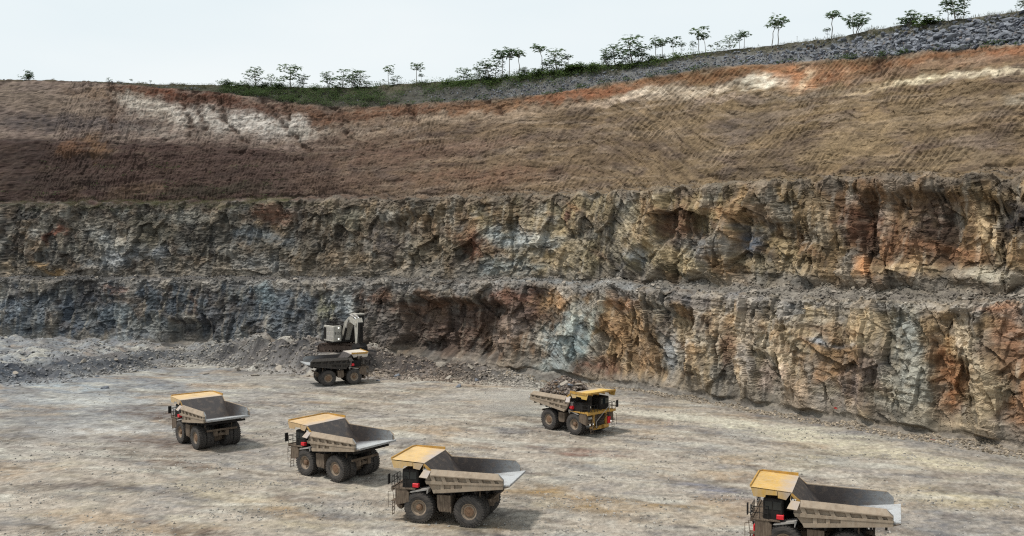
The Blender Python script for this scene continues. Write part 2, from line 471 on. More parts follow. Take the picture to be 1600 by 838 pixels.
# upper slope: machine-dug earth with bucket-tooth grooves, thin terraces on the left, rain gullies
leftish = 1 - sstep(430, 560, PX)
groove_dir = U - 0.45 * (Zg - 38) * sstep(700, 950, PX) - 0.15 * Zg
gm = np.clip(fbm(U / 15, Zg / 11, 101, 3) * 1.5 + 0.35, 0, 1)
groove = np.abs(((groove_dir / 1.05 + 0.35 * fbm(U / 4, Zg / 4, 103, 2)) % 1.0) - 0.5) * 2
rake = np.abs(((groove_dir / 0.52 + 0.4 * fbm(U / 5, Zg / 5, 104, 2)) % 1.0) - 0.5) * 2
terr = leftish * 1.1 * sstep(0.50, 0.46, t2 + 0.02 * fbm(U / 9, 0.0, 105, 3)) * sstep(-0.02, 0.2, t2)
c3, g3 = cells(U / 1.6, lay / 0.8, 109)
D_up = (0.75 * fbm(U / 15, Zg / 12, 111, 3) + 0.22 * fbm(U / 3.6, Zg / 2.2, 113, 3) + 0.15 * layers(1.1, 115, 9) + 0.09 * layers(0.45, 117, 5)
        + gm * (0.26 * groove + 0.07 * rake) + terr + 0.05 * fbm(U / 0.8, Zg / 0.8, 119, 3)
        + 0.15 * facets((U + .3 * warp) / 2.4, lay / 1.1, 120, 1.5)[0] + 0.13 * facets(U / .9, lay / .6, 122, 1.4)[0] * np.clip(.5 + fbm(U / 9, Zg / 6, 128, 3), 0, 1.2) + 0.10 * fbm(U / 1.3 - .25 * Zg, Zg / 4, 124, 3) + 0.06 * fbm(U / .8, Zg / .7, 126, 2) - 0.45 * np.clip(fbm(U / 2.2, Zg / 1.3, 129, 3) - .35, 0, 1) + leftish * 0.42 * np.clip(ridged(U / 1.1, Zg / 11, 118, 2), -.5, 1))
gul = 0.0
for (a0, tt0, a1, tt1, wd) in ((165, 1.0, 205, .55, 6), (182, 1.0, 222, .62, 6), (222, .98, 250, .74, 5), (232, .8, 290, .55, 4), (295, .98, 385, .5, 5), (405, 1.0, 442, .62, 7), (42, 1.0, 72, .6, 6), (330, .95, 345, .8, 5), (520, .98, 540, .8, 5), (660, .97, 690, .82, 5), (1228, .99, 1240, .84, 9)):
    cxp = a0 + (a1 - a0) * (t2 - tt0) / (tt1 - tt0) + 4 * fbm(U / 2.5, Zg / 2.5, 121, 2)
    inr = sstep(min(tt0, tt1) - .04, min(tt0, tt1) + .03, t2)
    gul = gul + np.exp(-((PX - cxp) / (wd * 1.35)) ** 2) * inr * np.clip(.75 + fbm(U / 2, Zg / 2, 123, 2), .2, 1.1)
D_up = D_up - 0.9 * gul
caves = scoop(0, 150, 0.24, 0.36, 5, .6, .05) + scoop(280, 300, 0.42, 0.47, 5, 1.3, .03)
D_up = D_up + caves
D_deb = 0.30 * fbm(U / 3, S / 3 + Zg, 131, 4) + 0.16 * fbm(U / 0.8, S / 0.8, 133, 2) + 0.4 * np.clip(fbm(U / 7, S / 9, 135, 2), 0, 1)
D_emb = 0.7 * fbm(U / 5, S / 4, 141, 4) + 0.22 * fbm(U / 1.0, S / 1.0, 143, 2)
edge = np.where((seg2 == 1), sstep(-0.02, 0.30, t2) * 0.8 + 0.2, np.where(seg2 == 3, sstep(-0.02, 0.12, t2) * 0.75 + 0.25, 1.0))
D = w_face * (D_face * edge + sm0(D_sc)) + w_up * D_up + w_deb * D_deb + w_emb * D_emb
D[SEG >= 7] *= 0.0
WX = BX + NX * S - NX * n_o * D
WY = BY + NY * S - NY * n_o * D
WZ = Zg + n_z * D * np.where((seg2 == 1) | (seg2 == 3), 0.35, 1.0)
WPX, WPY = to_px(WX, WY, WZ)

# ---- geology colours (sRGB values as seen, turned into albedo by GAIN)
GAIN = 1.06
wx = WPX + 26 * fbm(U / 11, Zg / 11, 201, 3) + 9 * fbm(U / 2.2, Zg / 2.2, 203, 3)
wy = WPY + 9 * fbm(U / 9, Zg / 9, 205, 3) + 4 * fbm(U / 2, Zg / 1.4, 207, 3)
def interp_col(px, stops):
    xs = [s[0] for s in stops]; cs = np.array([lin(s[1]) for s in stops])
    return np.stack([np.interp(px, xs, cs[:, k]) for k in range(3)], -1)
base_up = interp_col(wx, [(0, (86, 64, 58)), (250, (90, 65, 58)), (450, (104, 80, 67)), (700, (116, 93, 68)), (900, (121, 98, 68)), (1150, (124, 101, 66)), (1600, (122, 99, 66))])
base_mid = interp_col(wx, [(0, (74, 71, 66)), (300, (84, 79, 70)), (500, (98, 87, 70)), (700, (104, 90, 68)), (860, (122, 108, 78)), (1000, (130, 112, 72)), (1200, (118, 99, 62)), (1350, (102, 76, 46)), (1600, (120, 97, 60))])
base_low = interp_col(wx, [(0, (80, 88, 96)), (250, (74, 82, 90)), (450, (88, 95, 100)), (600, (90, 82, 74)), (700, (84, 68, 56)), (830, (110, 84, 58)), (950, (132, 106, 64)), (1080, (134, 115, 84)), (1200, (144, 126, 94)), (1350, (148, 129, 94)), (1500, (142, 117, 74)), (1600, (136, 104, 62))])
base_deb = interp_col(wx, [(0, (94, 93, 92)), (500, (94, 90, 86)), (900, (108, 103, 95)), (1600, (118, 108, 94))])
base_deb = np.where((seg2 == 4)[..., None], base_up * .8, base_deb)
base_emb = interp_col(wx, [(0, (86, 74, 56)), (300, (62, 62, 44)), (600, (66, 64, 54)), (800, (84, 84, 82)), (1600, (98, 100, 104))]) * (1 - .75 * (seg2 == 6) * sstep(.55, .8, t2 + .2 * fbm(U / 6, S / 5, 207, 3)))[..., None] + lin((84, 78, 56)) * (.75 * (seg2 == 6) * sstep(.55, .8, t2 + .2 * fbm(U / 6, S / 5, 207, 3)))[..., None]
wsum = (w_face + w_up + w_deb + w_emb + 1e-6)[..., None]
COL = ((w_face * (seg2 <= 2))[..., None] * base_low + (w_face * (seg2 > 2))[..., None] * base_mid + w_up[..., None] * base_up
       + w_deb[..., None] * base_deb + w_emb[..., None] * base_emb) / wsum
def mixin(w, c):
    global COL
    COL = COL * (1 - w[..., None]) + lin(c) * w[..., None]
# broad tints and strata of differing rock
st = layers(0.9, 301, 16); st2 = layers(0.4, 303, 9)
mot = fbm(U / 5, Zg / 3.5, 305, 4)
rustn = fbm(U / 8 + 0.2 * Zg, Zg / 12, 307, 4)
mixin(np.clip(w_face * sstep(0.05, 0.6, rustn) * (0.2 + 0.55 * sstep(560, 950, PX)), 0, .65), (116, 82, 46))
mixin(np.clip(w_face * sstep(0.15, 0.7, fbm(U / 7, Zg / 5, 309, 4)) * (0.25 + 0.5 * right), 0, .7), (152, 120, 74))
mixin(np.clip(w_face * sstep(0.1, 0.6, fbm(U / 6, Zg / 6, 311, 4)) * 0.55, 0, .6), (128, 126, 118))
mixin(np.clip(w_face * sstep(0.15, 0.6, fbm(U / 5, Zg / 8, 313, 4)) * 0.6, 0, .6), (56, 50, 46))
mixin(np.clip(w_face * sstep(0.2, 0.5, perlin(U / 1.1, Zg / 12, 315)) * .45, 0, .5), (150, 140, 122))
mixin(np.clip(w_face * sstep(0.2, 0.5, perlin(U / 0.9, Zg / 9, 317)) * .45, 0, .5), (60, 50, 44))
mixin(np.clip(w_up * sstep(0.0, 0.6, fbm(U / 7, Zg / 3, 319, 4)) * .5, 0, .6), (92, 76, 70))
mixin(np.clip(w_up * sstep(0.1, 0.6, fbm(U / 9, Zg / 3, 321, 4)) * .55 * (0.4 + .6 * right), 0, .6), (146, 118, 76))
mixin(np.clip(w_up * sstep(0.1, 0.5, fbm(U / 12, Zg / 1.6, 323, 4)) * .5 * (.5 + .5 * t2), 0, .6), (158, 136, 112))
lf = sstep(560, 380, wx)
mixin(np.clip(w_up * lf * sstep(.46, .54, t2 + .03 * fbm(U / 6, 0.0, 351, 3)) * (.60 + .4 * layers(.7, 353, 14)), 0, .85), (158, 136, 120))
mixin(np.clip(w_up * lf * sstep(.52, .44, t2 + .03 * fbm(U / 6, 0.0, 351, 3)) * (.52 + .4 * fbm(U / 6, Zg / 3, 355, 3)), 0, .8), (66, 43, 36))
mixin(np.clip(w_up * lf * np.exp(-((t2 - .49) / .012) ** 2) * .8, 0, .8), (58, 46, 42))
mixin(np.clip(w_up * (.35 + .65 * lf) * sstep(.15, .55, perlin(U / 1.0, Zg / 14, 357)) * .55, 0, .6), (74, 56, 50))
mixin(np.clip(w_up * (.3 + .7 * sstep(.5, .9, t2)) * sstep(.2, .55, layers(.6, 359, 20)) * .45, 0, .5), (164, 142, 116))
mixin(np.clip(w_up * sstep(.2, .6, layers(.9, 361, 16)) * .4, 0, .5), (84, 66, 56))
spill = np.clip(w_face * sstep(0.86, 1.0, t2 + .16 * fbm(U / 4, Zg / 9, 325, 4) + .05) * (seg2 <= 2), 0, .85)
mixin(spill, (122, 116, 108))
spill = np.clip(w_face * sstep(0.22, 0.0, t2 + .16 * fbm(U / 5, Zg / 9, 326, 4)), 0, .75)
mixin(spill, (122, 112, 98))
spill = np.clip(w_face * sstep(0.86, 1.0, t2 + .14 * fbm(U / 4, Zg / 9, 327, 4)) * (seg2 >= 3), 0, .8)
mixin(spill, (104, 90, 74))
spill = np.clip(w_deb * sstep(0.0, .5, fbm(U / 4, S / 3 + Zg, 329, 4)) * .7, 0, .7)
mixin(spill, (92, 84, 76))
# local bodies of rock, read off the photograph: centre, half sizes, lean, colour, strength
BOD = [
 # red laterite under the rim
 (225, 140, 60, 8, .10, (118, 78, 46), .7), (300, 150, 75, 12, .14, (122, 66, 34), .85), (400, 168, 85, 13, .16, (98, 58, 36), .85), (500, 183, 80, 10, .02, (108, 72, 46), .8),
 (640, 174, 110, 9, -.06, (128, 84, 52), .8), (800, 163, 100, 8, -.10, (132, 92, 54), .8), (930, 145, 80, 9, -.16, (146, 88, 46), .85), (1050, 124, 80, 9, -.15, (136, 92, 50), .8),
 (1160, 113, 80, 9, -.10, (128, 86, 44), .85), (1260, 116, 55, 15, -.05, (176, 110, 52), .85), (1360, 100, 75, 8, -.10, (132, 88, 48), .85), (1480, 88, 90, 9, -.11, (136, 90, 48), .85), (1590, 76, 70, 9, -.12, (150, 94, 50), .9),
 (1420, 110, 90, 9, -.11, (140, 108, 80), .6), (1560, 95, 90, 8, -.11, (152, 112, 80), .6), (180, 150, 60, 8, .1, (136, 106, 76), .7),
 # pale leached clay
 (60, 155, 70, 12, .05, (138, 118, 98), .6), (120, 170, 70, 14, .05, (134, 112, 92), .5), (215, 165, 30, 14, .35, (198, 186, 170), .95), (262, 175, 45, 15, .25, (192, 178, 160), .95), (330, 190, 52, 18, .2, (206, 194, 180), 1.0),
 (385, 190, 42, 17, .15, (210, 200, 188), 1.0), (440, 200, 44, 16, .1, (200, 190, 178), .95), (480, 205, 30, 8, .0, (186, 174, 158), .8), (240, 205, 60, 7, .12, (160, 146, 132), .6), (560, 205, 70, 6, -.05, (152, 132, 112), .6), (680, 185, 90, 7, -.05, (162, 138, 112), .65),
 (800, 178, 90, 7, -.12, (160, 134, 106), .6), (1000, 148, 48, 8, -.2, (214, 194, 166), .9), (960, 158, 40, 5, -.2, (196, 168, 140), .7), (1100, 140, 55, 7, -.12, (200, 180, 152), .8), (1190, 127, 40, 9, -.12, (216, 204, 178), .95), (1270, 120, 22, 8, -.5, (206, 180, 140), .8),
 (1130, 155, 60, 6, -.1, (176, 152, 132), .6), (1350, 138, 60, 5, -.13, (206, 176, 128), .8), (1440, 127, 45, 5, -.12, (214, 196, 156), .9), (1530, 118, 50, 5, -.12, (218, 200, 164), .9), (1600, 108, 40, 5, -.12, (214, 194, 156), .9), (1240, 150, 60, 6, -.1, (150, 132, 112), .5),
 # upper slope, purple-grey and dark bodies
 (60, 190, 70, 12, .0, (80, 72, 74), .7), (170, 195, 60, 10, .0, (82, 74, 76), .6), (60, 245, 90, 22, .0, (62, 46, 40), .75), (230, 265, 140, 22, .0, (84, 62, 52), .6), (115, 230, 25, 12, .0, (130, 88, 54), .7), (160, 232, 12, 14, .0, (140, 100, 60), .7),
 (330, 240, 120, 14, .05, (84, 62, 54), .6), (420, 275, 90, 20, -.1, (90, 68, 58), .6), (60, 285, 90, 16, .0, (66, 52, 44), .6), (220, 295, 40, 8, .0, (134, 104, 74), .5), (330, 298, 90, 9, -.05, (68, 64, 48), .6), (520, 285, 60, 14, .0, (104, 78, 62), .6),
 (640, 240, 110, 16, -.05, (116, 84, 66), .55), (760, 275, 110, 14, -.04, (122, 84, 58), .55), (760, 225, 70, 8, -.1, (128, 98, 80), .5), (890, 210, 60, 9, -.1, (98, 80, 70), .5), (980, 240, 70, 18, -.1, (96, 76, 58), .5), (1160, 200, 60, 20, -.2, (100, 86, 78), .6), (1240, 230, 70, 16, -.2, (88, 72, 62), .6),
 (1330, 220, 80, 25, -.3, (150, 124, 82), .5), (1450, 180, 90, 18, -.2, (134, 112, 80), .4), (1560, 230, 60, 20, -.1, (92, 76, 66), .5), (1060, 190, 70, 16, -.15, (136, 112, 78), .5), (1500, 250, 80, 10, -.05, (142, 120, 86), .5), (1180, 265, 80, 10, -.1, (82, 70, 62), .5), (1590, 150, 40, 8, -.1, (150, 146, 132), .4),
 # middle face
 (55, 358, 16, 14, 0, (146, 142, 132), .7), (160, 372, 30, 16, .2, (150, 148, 140), .8), (170, 405, 34, 14, -.3, (146, 148, 148), .85), (145, 350, 40, 12, 0, (118, 108, 92), .6), (250, 398, 22, 12, 0, (118, 122, 126), .7), (290, 338, 50, 8, 0, (132, 128, 116), .6), (90, 368, 9, 14, .3, (104, 60, 40), .8), (75, 421, 28, 5, .1, (142, 110, 58), .8), (12, 412, 12, 14, 0, (150, 130, 100), .7),
 (240, 365, 28, 20, .1, (112, 102, 78), .6), (320, 365, 60, 20, 0, (62, 60, 56), .6), (410, 410, 40, 10, .2, (134, 132, 126), .6), (405, 370, 40, 10, .1, (104, 112, 116), .6), (432, 335, 42, 12, 0, (116, 74, 50), .65), (540, 340, 22, 16, 0, (128, 122, 100), .6), (475, 372, 35, 14, 0, (70, 60, 48), .6), (520, 400, 40, 14, 0, (116, 98, 74), .6),
 (605, 385, 24, 24, .1, (88, 80, 76), .8), (660, 385, 26, 26, 0, (124, 110, 86), .6), (730, 385, 25, 22, .2, (112, 66, 40), .8), (660, 355, 40, 10, 0, (92, 74, 58), .5), (800, 372, 45, 14, .1, (134, 142, 142), .75), (850, 378, 32, 14, .1, (142, 144, 138), .7), (790, 415, 40, 12, 0, (118, 126, 124), .7), (870, 355, 16, 16, -.3, (150, 128, 84), .75), (850, 400, 26, 12, 0, (106, 88, 48), .7), (760, 350, 20, 20, .2, (112, 100, 58), .5),
 (888, 340, 8, 16, 0, (84, 54, 42), .8), (915, 375, 16, 36, 0, (124, 116, 102), .6), (890, 400, 40, 14, -.4, (158, 138, 100), .6), (960, 375, 12, 50, -.2, (88, 84, 80), .7), (985, 350, 16, 40, .3, (162, 144, 110), .7), (1010, 360, 10, 40, .3, (160, 132, 90), .6), (1060, 345, 25, 32, .5, (110, 74, 46), .8), (1000, 400, 16, 12, 0, (132, 138, 138), .6), (1055, 405, 34, 18, .4, (172, 146, 98), .75),
 (1105, 385, 40, 14, .3, (110, 108, 104), .7), (1170, 385, 26, 18, 0, (66, 72, 82), .9), (1150, 360, 30, 10, .2, (72, 72, 74), .7), (1155, 335, 40, 14, 0, (134, 98, 54), .7), (1225, 385, 14, 26, 0, (146, 124, 80), .7), (1210, 415, 60, 9, .1, (160, 138, 100), .8), (1280, 350, 20, 40, .1, (128, 112, 86), .6), (1340, 350, 34, 36, 0, (92, 56, 34), .8), (1395, 370, 14, 40, 0, (108, 72, 40), .7), (1350, 415, 14, 14, .4, (164, 112, 52), .85),
 (1455, 360, 40, 40, 0, (78, 56, 42), .75), (1300, 385, 10, 30, 0, (150, 120, 72), .6), (1470, 395, 50, 14, .2, (118, 78, 42), .7), (1420, 425, 50, 8, .1, (156, 132, 90), .7), (1545, 360, 16, 52, -.2, (166, 142, 100), .8), (1535, 428, 40, 9, .1, (158, 150, 128), .8), (1592, 345, 14, 30, 0, (52, 46, 46), .85), (1490, 320, 50, 12, 0, (106, 84, 60), .5),
 # lower face
 (22, 480, 24, 12, 0, (112, 124, 136), .8), (75, 485, 16, 16, 0, (104, 112, 118), .6), (180, 492, 28, 16, 0, (102, 114, 122), .75), (200, 525, 22, 16, -.3, (124, 132, 138), .75), (45, 520, 36, 16, 0, (96, 104, 108), .6), (118, 455, 16, 30, 0, (58, 54, 54), .7), (250, 515, 40, 16, .2, (112, 116, 114), .6), (295, 470, 8, 16, 0, (98, 70, 48), .6), (265, 525, 34, 14, 0, (50, 50, 52), .6), (170, 452, 20, 6, 0, (118, 82, 60), .5),
 (415, 460, 26, 20, 0, (114, 130, 134), .8), (450, 478, 26, 24, 0, (84, 96, 108), .75), (345, 500, 40, 24, 0, (78, 72, 72), .5), (475, 510, 20, 16, 0, (104, 104, 104), .6), (420, 525, 30, 12, 0, (112, 114, 114), .6), (510, 480, 14, 18, 0, (118, 116, 84), .6), (545, 480, 14, 26, .1, (146, 152, 152), .7), (580, 460, 18, 12, 0, (112, 76, 52), .6),
 (600, 520, 30, 30, 0, (100, 92, 86), .6), (670, 480, 60, 9, -.05, (116, 80, 54), .6), (700, 520, 68, 34, 0, (84, 66, 56), .85), (800, 465, 40, 12, -.1, (110, 70, 50), .75), (760, 500, 26, 30, .2, (92, 68, 54), .6), (820, 490, 26, 16, 0, (92, 62, 48), .7), (855, 470, 18, 16, 0, (150, 112, 62), .75), (800, 520, 20, 34, .3, (132, 116, 104), .5),  # the dark brown of the recessed block has its shade painted in
 (878, 525, 20, 44, .2, (140, 150, 147), .9), (905, 540, 20, 26, .1, (122, 137, 134), .85), (870, 575, 40, 14, 0, (138, 146, 142), .75), (920, 500, 10, 26, 0, (130, 138, 130), .7), (960, 470, 24, 12, 0, (142, 98, 52), .75), (985, 520, 30, 36, 0, (142, 108, 62), .7), (950, 575, 34, 12, 0, (104, 66, 44), .7), (1020, 560, 18, 30, .1, (134, 100, 58), .6),
 (1050, 510, 12, 40, .1, (84, 76, 72), .6), (1060, 555, 14, 30, 0, (156, 156, 152), .7), (1110, 500, 12, 46, .1, (168, 150, 124), .6), (1090, 470, 40, 8, 0, (82, 76, 76), .6), (1130, 540, 16, 34, 0, (120, 86, 60), .6), (1160, 560, 14, 30, 0, (164, 156, 150), .6), (1175, 520, 20, 30, .1, (148, 132, 110), .6), (1205, 590, 16, 22, .2, (176, 150, 128), .75), (1215, 540, 24, 18, .2, (158, 146, 122), .6),
 (1290, 545, 40, 12, .15, (150, 112, 60), .7), (1300, 575, 36, 14, .1, (146, 104, 54), .7), (1275, 590, 8, 14, 0, (150, 104, 50), .7), (1310, 515, 45, 9, .1, (112, 84, 52), .6), (1290, 533, 30, 5, .1, (150, 154, 158), .7), (1285, 620, 20, 20, 0, (128, 118, 108), .6), (1335, 600, 24, 34, 0, (124, 104, 94), .7), (1250, 610, 24, 26, .2, (154, 134, 112), .6), (1360, 560, 18, 26, 0, (104, 90, 84), .5),
 (1418, 530, 32, 40, 0, (150, 147, 132), .9), (1415, 600, 28, 44, .05, (146, 142, 126), .85), (1440, 650, 24, 22, .2, (160, 146, 120), .8), (1480, 590, 24, 56, .05, (134, 88, 42), .9), (1480, 500, 28, 14, 0, (128, 104, 70), .7), (1530, 560, 14, 66, -.15, (164, 146, 114), .8), (1560, 540, 14, 40, .2, (118, 96, 72), .6), (1590, 530, 22, 50, 0, (126, 86, 52), .8), (1545, 620, 22, 46, .1, (156, 136, 100), .75), (1585, 630, 18, 40, 0, (140, 94, 48), .7), (1500, 665, 40, 18, .1, (158, 138, 104), .7), (1580, 480, 24, 8, 0, (140, 92, 50), .7), (1375, 490, 40, 9, 0, (140, 122, 86), .6),
 # ledge rubble, blue-grey patch
 (1150, 470, 90, 9, .06, (116, 118, 126), .8), (950, 450, 80, 6, .04, (140, 142, 142), .7), (850, 442, 80, 5, .0, (128, 130, 130), .6),
 (430, 317, 60, 4, -.01, (84, 84, 48), .8), (250, 321, 150, 4, .0, (72, 76, 44), .9), (60, 323, 90, 4, .0, (64, 66, 44), .8),
]
brk = 0.5 + 0.5 * np.clip(1.2 * fbm(U / 1.6, Zg / 1.3, 331, 4) + 0.8 * st2 + 0.6, -1, 1)
for (cx, cy, rx, ry, k, c, s_) in BOD:
    dx = wx - cx; dy = wy - cy
    if ry > rx: dx = dx + k * dy
    else: dy = dy - k * dx
    w = np.exp(-((dx / rx) ** 2 + (dy / ry) ** 2) ** 1.6 * 0.75)
    if cy < 300: w = w * w_up
    elif cy < 330: w = w * np.maximum(w_deb, .5 * w_face)
    elif abs(cy - 446) < 26 and rx > 70: w = w * w_deb
    else: w = w * w_face
    mixin(np.clip(w * s_ * ((0.35 + 0.85 * brk) if cy >= 300 or min(c) < 120 else (0.05 + 1.05 * brk ** 1.3)), 0, 1), c)
mixin(np.clip(w_up * np.clip(gul, 0, 1) * .75, 0, 1), (92, 66, 50))
# every block a shade of its own
bl = w_face * ((r1 - .5) * .26 + (r2 - .5) * .30 + (r3 - .5) * .28 + (r4 - .5) * .28)
COL = COL * (1 + bl)[..., None]
warmth = (w_face * ((r1 - .5) * .12 + (r2 - .5) * .10))[..., None] * np.array((1.0, .25, -.9))
COL = COL * (1 + warmth)
# grain: thin strata and speckle
COL = COL * (1 + 0.22 * st[..., None] + 0.20 * st2[..., None] + 0.18 * mot[..., None])
COL = COL * (1 + 0.30 * (hash01(np.floor(U / 0.45), np.floor(lay / 0.28), 341) - .5)[..., None])
mean = COL.mean(-1, keepdims=True)
COL = np.clip((mean + (COL - mean) * (0.67 + .03 * w_up[..., None])) * (GAIN * (0.84 - .26 * w_up + (0.20 + .02 * w_up) * sstep(250, 1000, WPX)))[..., None], 0.012, 0.68)  # darker towards the left: cloud shade put into the colour

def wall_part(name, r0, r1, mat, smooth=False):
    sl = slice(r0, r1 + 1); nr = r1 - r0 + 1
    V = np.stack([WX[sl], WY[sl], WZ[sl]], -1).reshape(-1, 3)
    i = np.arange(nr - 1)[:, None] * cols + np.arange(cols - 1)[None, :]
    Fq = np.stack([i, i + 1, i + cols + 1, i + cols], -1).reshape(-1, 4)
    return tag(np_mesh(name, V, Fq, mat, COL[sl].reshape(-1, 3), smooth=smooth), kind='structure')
cum = np.concatenate([[0], np.cumsum(NR)])
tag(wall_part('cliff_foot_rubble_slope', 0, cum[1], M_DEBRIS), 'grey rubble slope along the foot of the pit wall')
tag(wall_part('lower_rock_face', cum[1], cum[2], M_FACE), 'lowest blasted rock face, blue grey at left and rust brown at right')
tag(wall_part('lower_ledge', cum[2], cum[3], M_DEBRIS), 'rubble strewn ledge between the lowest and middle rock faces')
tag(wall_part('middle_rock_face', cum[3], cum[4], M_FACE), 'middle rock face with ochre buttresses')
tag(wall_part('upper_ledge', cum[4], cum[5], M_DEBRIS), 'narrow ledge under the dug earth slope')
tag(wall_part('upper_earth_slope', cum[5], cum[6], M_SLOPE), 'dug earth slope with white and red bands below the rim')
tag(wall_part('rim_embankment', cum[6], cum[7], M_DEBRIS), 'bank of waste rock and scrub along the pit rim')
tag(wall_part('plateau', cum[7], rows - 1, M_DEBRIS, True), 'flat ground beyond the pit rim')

def wall_pt(row_lo, row_hi, px, rnd, frac=None):
    """a point on the wall surface near photo column px, between two rows"""
    r = row_lo + (row_hi - row_lo) * (rnd.random() if frac is None else frac)
    r = int(min(max(r, 0), rows - 1))
    c = int(np.argmin(np.abs(WPX[r] - px)))
    return r, c, Vector((WX[r, c], WY[r, c], WZ[r, c]))

# ================================================================ PIT FLOOR
TRUCKS = dict(front=(-3.4, 89.3, 164.2), second=(-18.7, 105.7, 143.8), third=(-40.3, 122.2, 132.1), corner=(29.4, 78.1, 157.0), loaded=(7.5, 135.2, -46.8), digger=(-36.9, 177.2, 25.9))
exX, exY = -37.2, 195.8
y_front = ctl({-260: 630, -100: 614, 0: 602, 100: 594, 200: 580, 260: 568, 330: 566, 400: 578, 470: 583, 580: 587, 640: 592, 720: 597, 800: 600, 850: 606, 2050: 606})
h_ramp = ctl({-260: 2.2, 0: 2.2, 200: 1.9, 280: 1.4, 340: 2.2, 400: 4.6, 450: 4.5, 565: 4.5, 600: 3.8, 640: 2.8, 720: 2.2, 800: 1.2, 860: 0.3, 2050: 0.3})
def floor_z(X, Y):
    X, Y = np.asarray(X, float), np.asarray(Y, float)
    z = 0.32 * fbm(X / 30, Y / 22, 401, 3) + 0.10 * fbm(X / 5, Y / 2.6, 403, 3)
    px = 800 + F_PX * X / np.maximum(Y, 20)
    flat = np.zeros(X.shape)
    for (tx_, ty_, a) in TRUCKS.values():
        cx, cy = tx_ + 2.6 * math.cos(R(a)), ty_ + 2.6 * math.sin(R(a))
        flat = np.maximum(flat, np.exp(-(((X - cx) ** 2 + (Y - cy) ** 2) / 46.0) ** 2))
    z = z * (1 - flat)
    Yf = ground_at(0, y_front(px))[1]
    Yb = np.interp(px, _f, _Y)
    d = Y - Yf
    wgt = (px < 880) * sstep(880, 820, px)
    lump = 1 + 0.6 * fbm(X / 7, Y / 7, 405, 3)
    z = z + wgt * h_ramp(px) * sstep(-1.5, 9.0 - 4.0 * np.exp(-((px - 510) / 60) ** 4), d + (1.2 + 3.0 * (px < 400)) * fbm(X / 8, Y / 8, 407, 4)) * (1 + (lump - 1) * sstep(7.0, 10.0, np.hypot(X + 36.5, Y - 195)))
    z = z + wgt * 0.45 * fbm(X / 2.2, Y / 2.2, 409, 3) * sstep(-2, 2, d) * sstep(22, 8, d) * sstep(7.0, 10.0, np.hypot(X + 36.5, Y - 195))
    pad = np.exp(-(np.hypot(X - exX, Y - exY) / 7.5) ** 6)
    z = z * (1 - pad) + 4.48 * pad
    # low wind-row of blasted rock along the foot of the right-hand wall
    dist = Yb - Y
    z = z + (1 - wgt) * 0.5 * np.clip(0.4 + fbm(X / 6, Y / 6, 411, 3), 0, 1.5) * np.exp(-((dist + 1.0) / 5.0) ** 2)
    return z
fx = np.concatenate([np.linspace(-420, -165, 26, endpoint=False), np.linspace(-165, 90, 680, endpoint=False), np.linspace(90, 330, 26)])
fy = np.concatenate([np.linspace(-260, 60, 26, endpoint=False), 60 + (275 - 60) * np.linspace(0, 1, 420) ** 1.5])
FX, FY = np.meshgrid(fx, fy)
FZ = floor_z(FX, FY)
outside = (FY < 58) | (FX < -170) | (FX > 92)
FZ = np.where(outside, np.minimum(FZ, 0.4) - 0.15, FZ)
FPX, FPY = to_px(FX, np.maximum(FY, 20), FZ)
def fan(n1, n2, seed, rot=0.0, oct_=4):
    c, s = math.cos(rot), math.sin(rot)
    return fbm((FX * c + FY * s) / n1, (-FX * s + FY * c) / n2, seed, oct_)
cold = sstep(700, 150, FPX + 120 * fan(30, 30, 421)) * sstep(760, 600, FPY)
FC = lin((178, 167, 153)) * (1 - cold[..., None]) + lin((150, 151, 152)) * cold[..., None]
def fmix(w, c):
    global FC
    w = np.clip(w, 0, 1); FC = FC * (1 - w[..., None]) + lin(c) * w[..., None]
ln1 = fan(15, 4.5, 423, -0.28); ln2 = fan(16, 6.5, 425, -0.42); ln3 = fan(10, 4.0, 427, 0.1)
fmix(0.75 * sstep(0.05, 0.7, ln1), (196, 192, 180))
fmix(0.65 * sstep(0.1, 0.7, ln2), (134, 124, 112))
fmix(0.6 * sstep(0.1, 0.8, fan(14, 7, 429, -0.3)), (172, 150, 124))
fmix(0.45 * sstep(0.15, 0.8, ln3) * (1 - cold), (190, 180, 158))
fmix(0.7 * sstep(0.25, 0.8, fan(11, 5, 437, -.3)) * (.4 + .6 * sstep(-.2, .5, fan(2.2, 1.4, 438))), (104, 94, 84))
fmix(0.6 * sstep(0.3, 0.8, fan(8, 4, 439, -.4)) * (.4 + .6 * sstep(-.2, .5, fan(1.8, 1.4, 440))), (112, 112, 116))
fmix(0.5 * sstep(0.2, 0.8, fan(7, 4, 431, -.35)), (124, 112, 104))
fmix(0.45 * sstep(0.1, 0.7, fan(2.6, 2.2, 432)), (134, 128, 120))
fmix(0.35 * sstep(0.1, 0.7, fan(1.5, 1.5, 434)), (196, 190, 178))
fmix(0.6 * sstep(0.1, 0.6, fan(16, 10, 433, -.2)) * (0.5 + .5 * sstep(0.0, .4, fan(1.2, 1.0, 435))), (140, 137, 136))
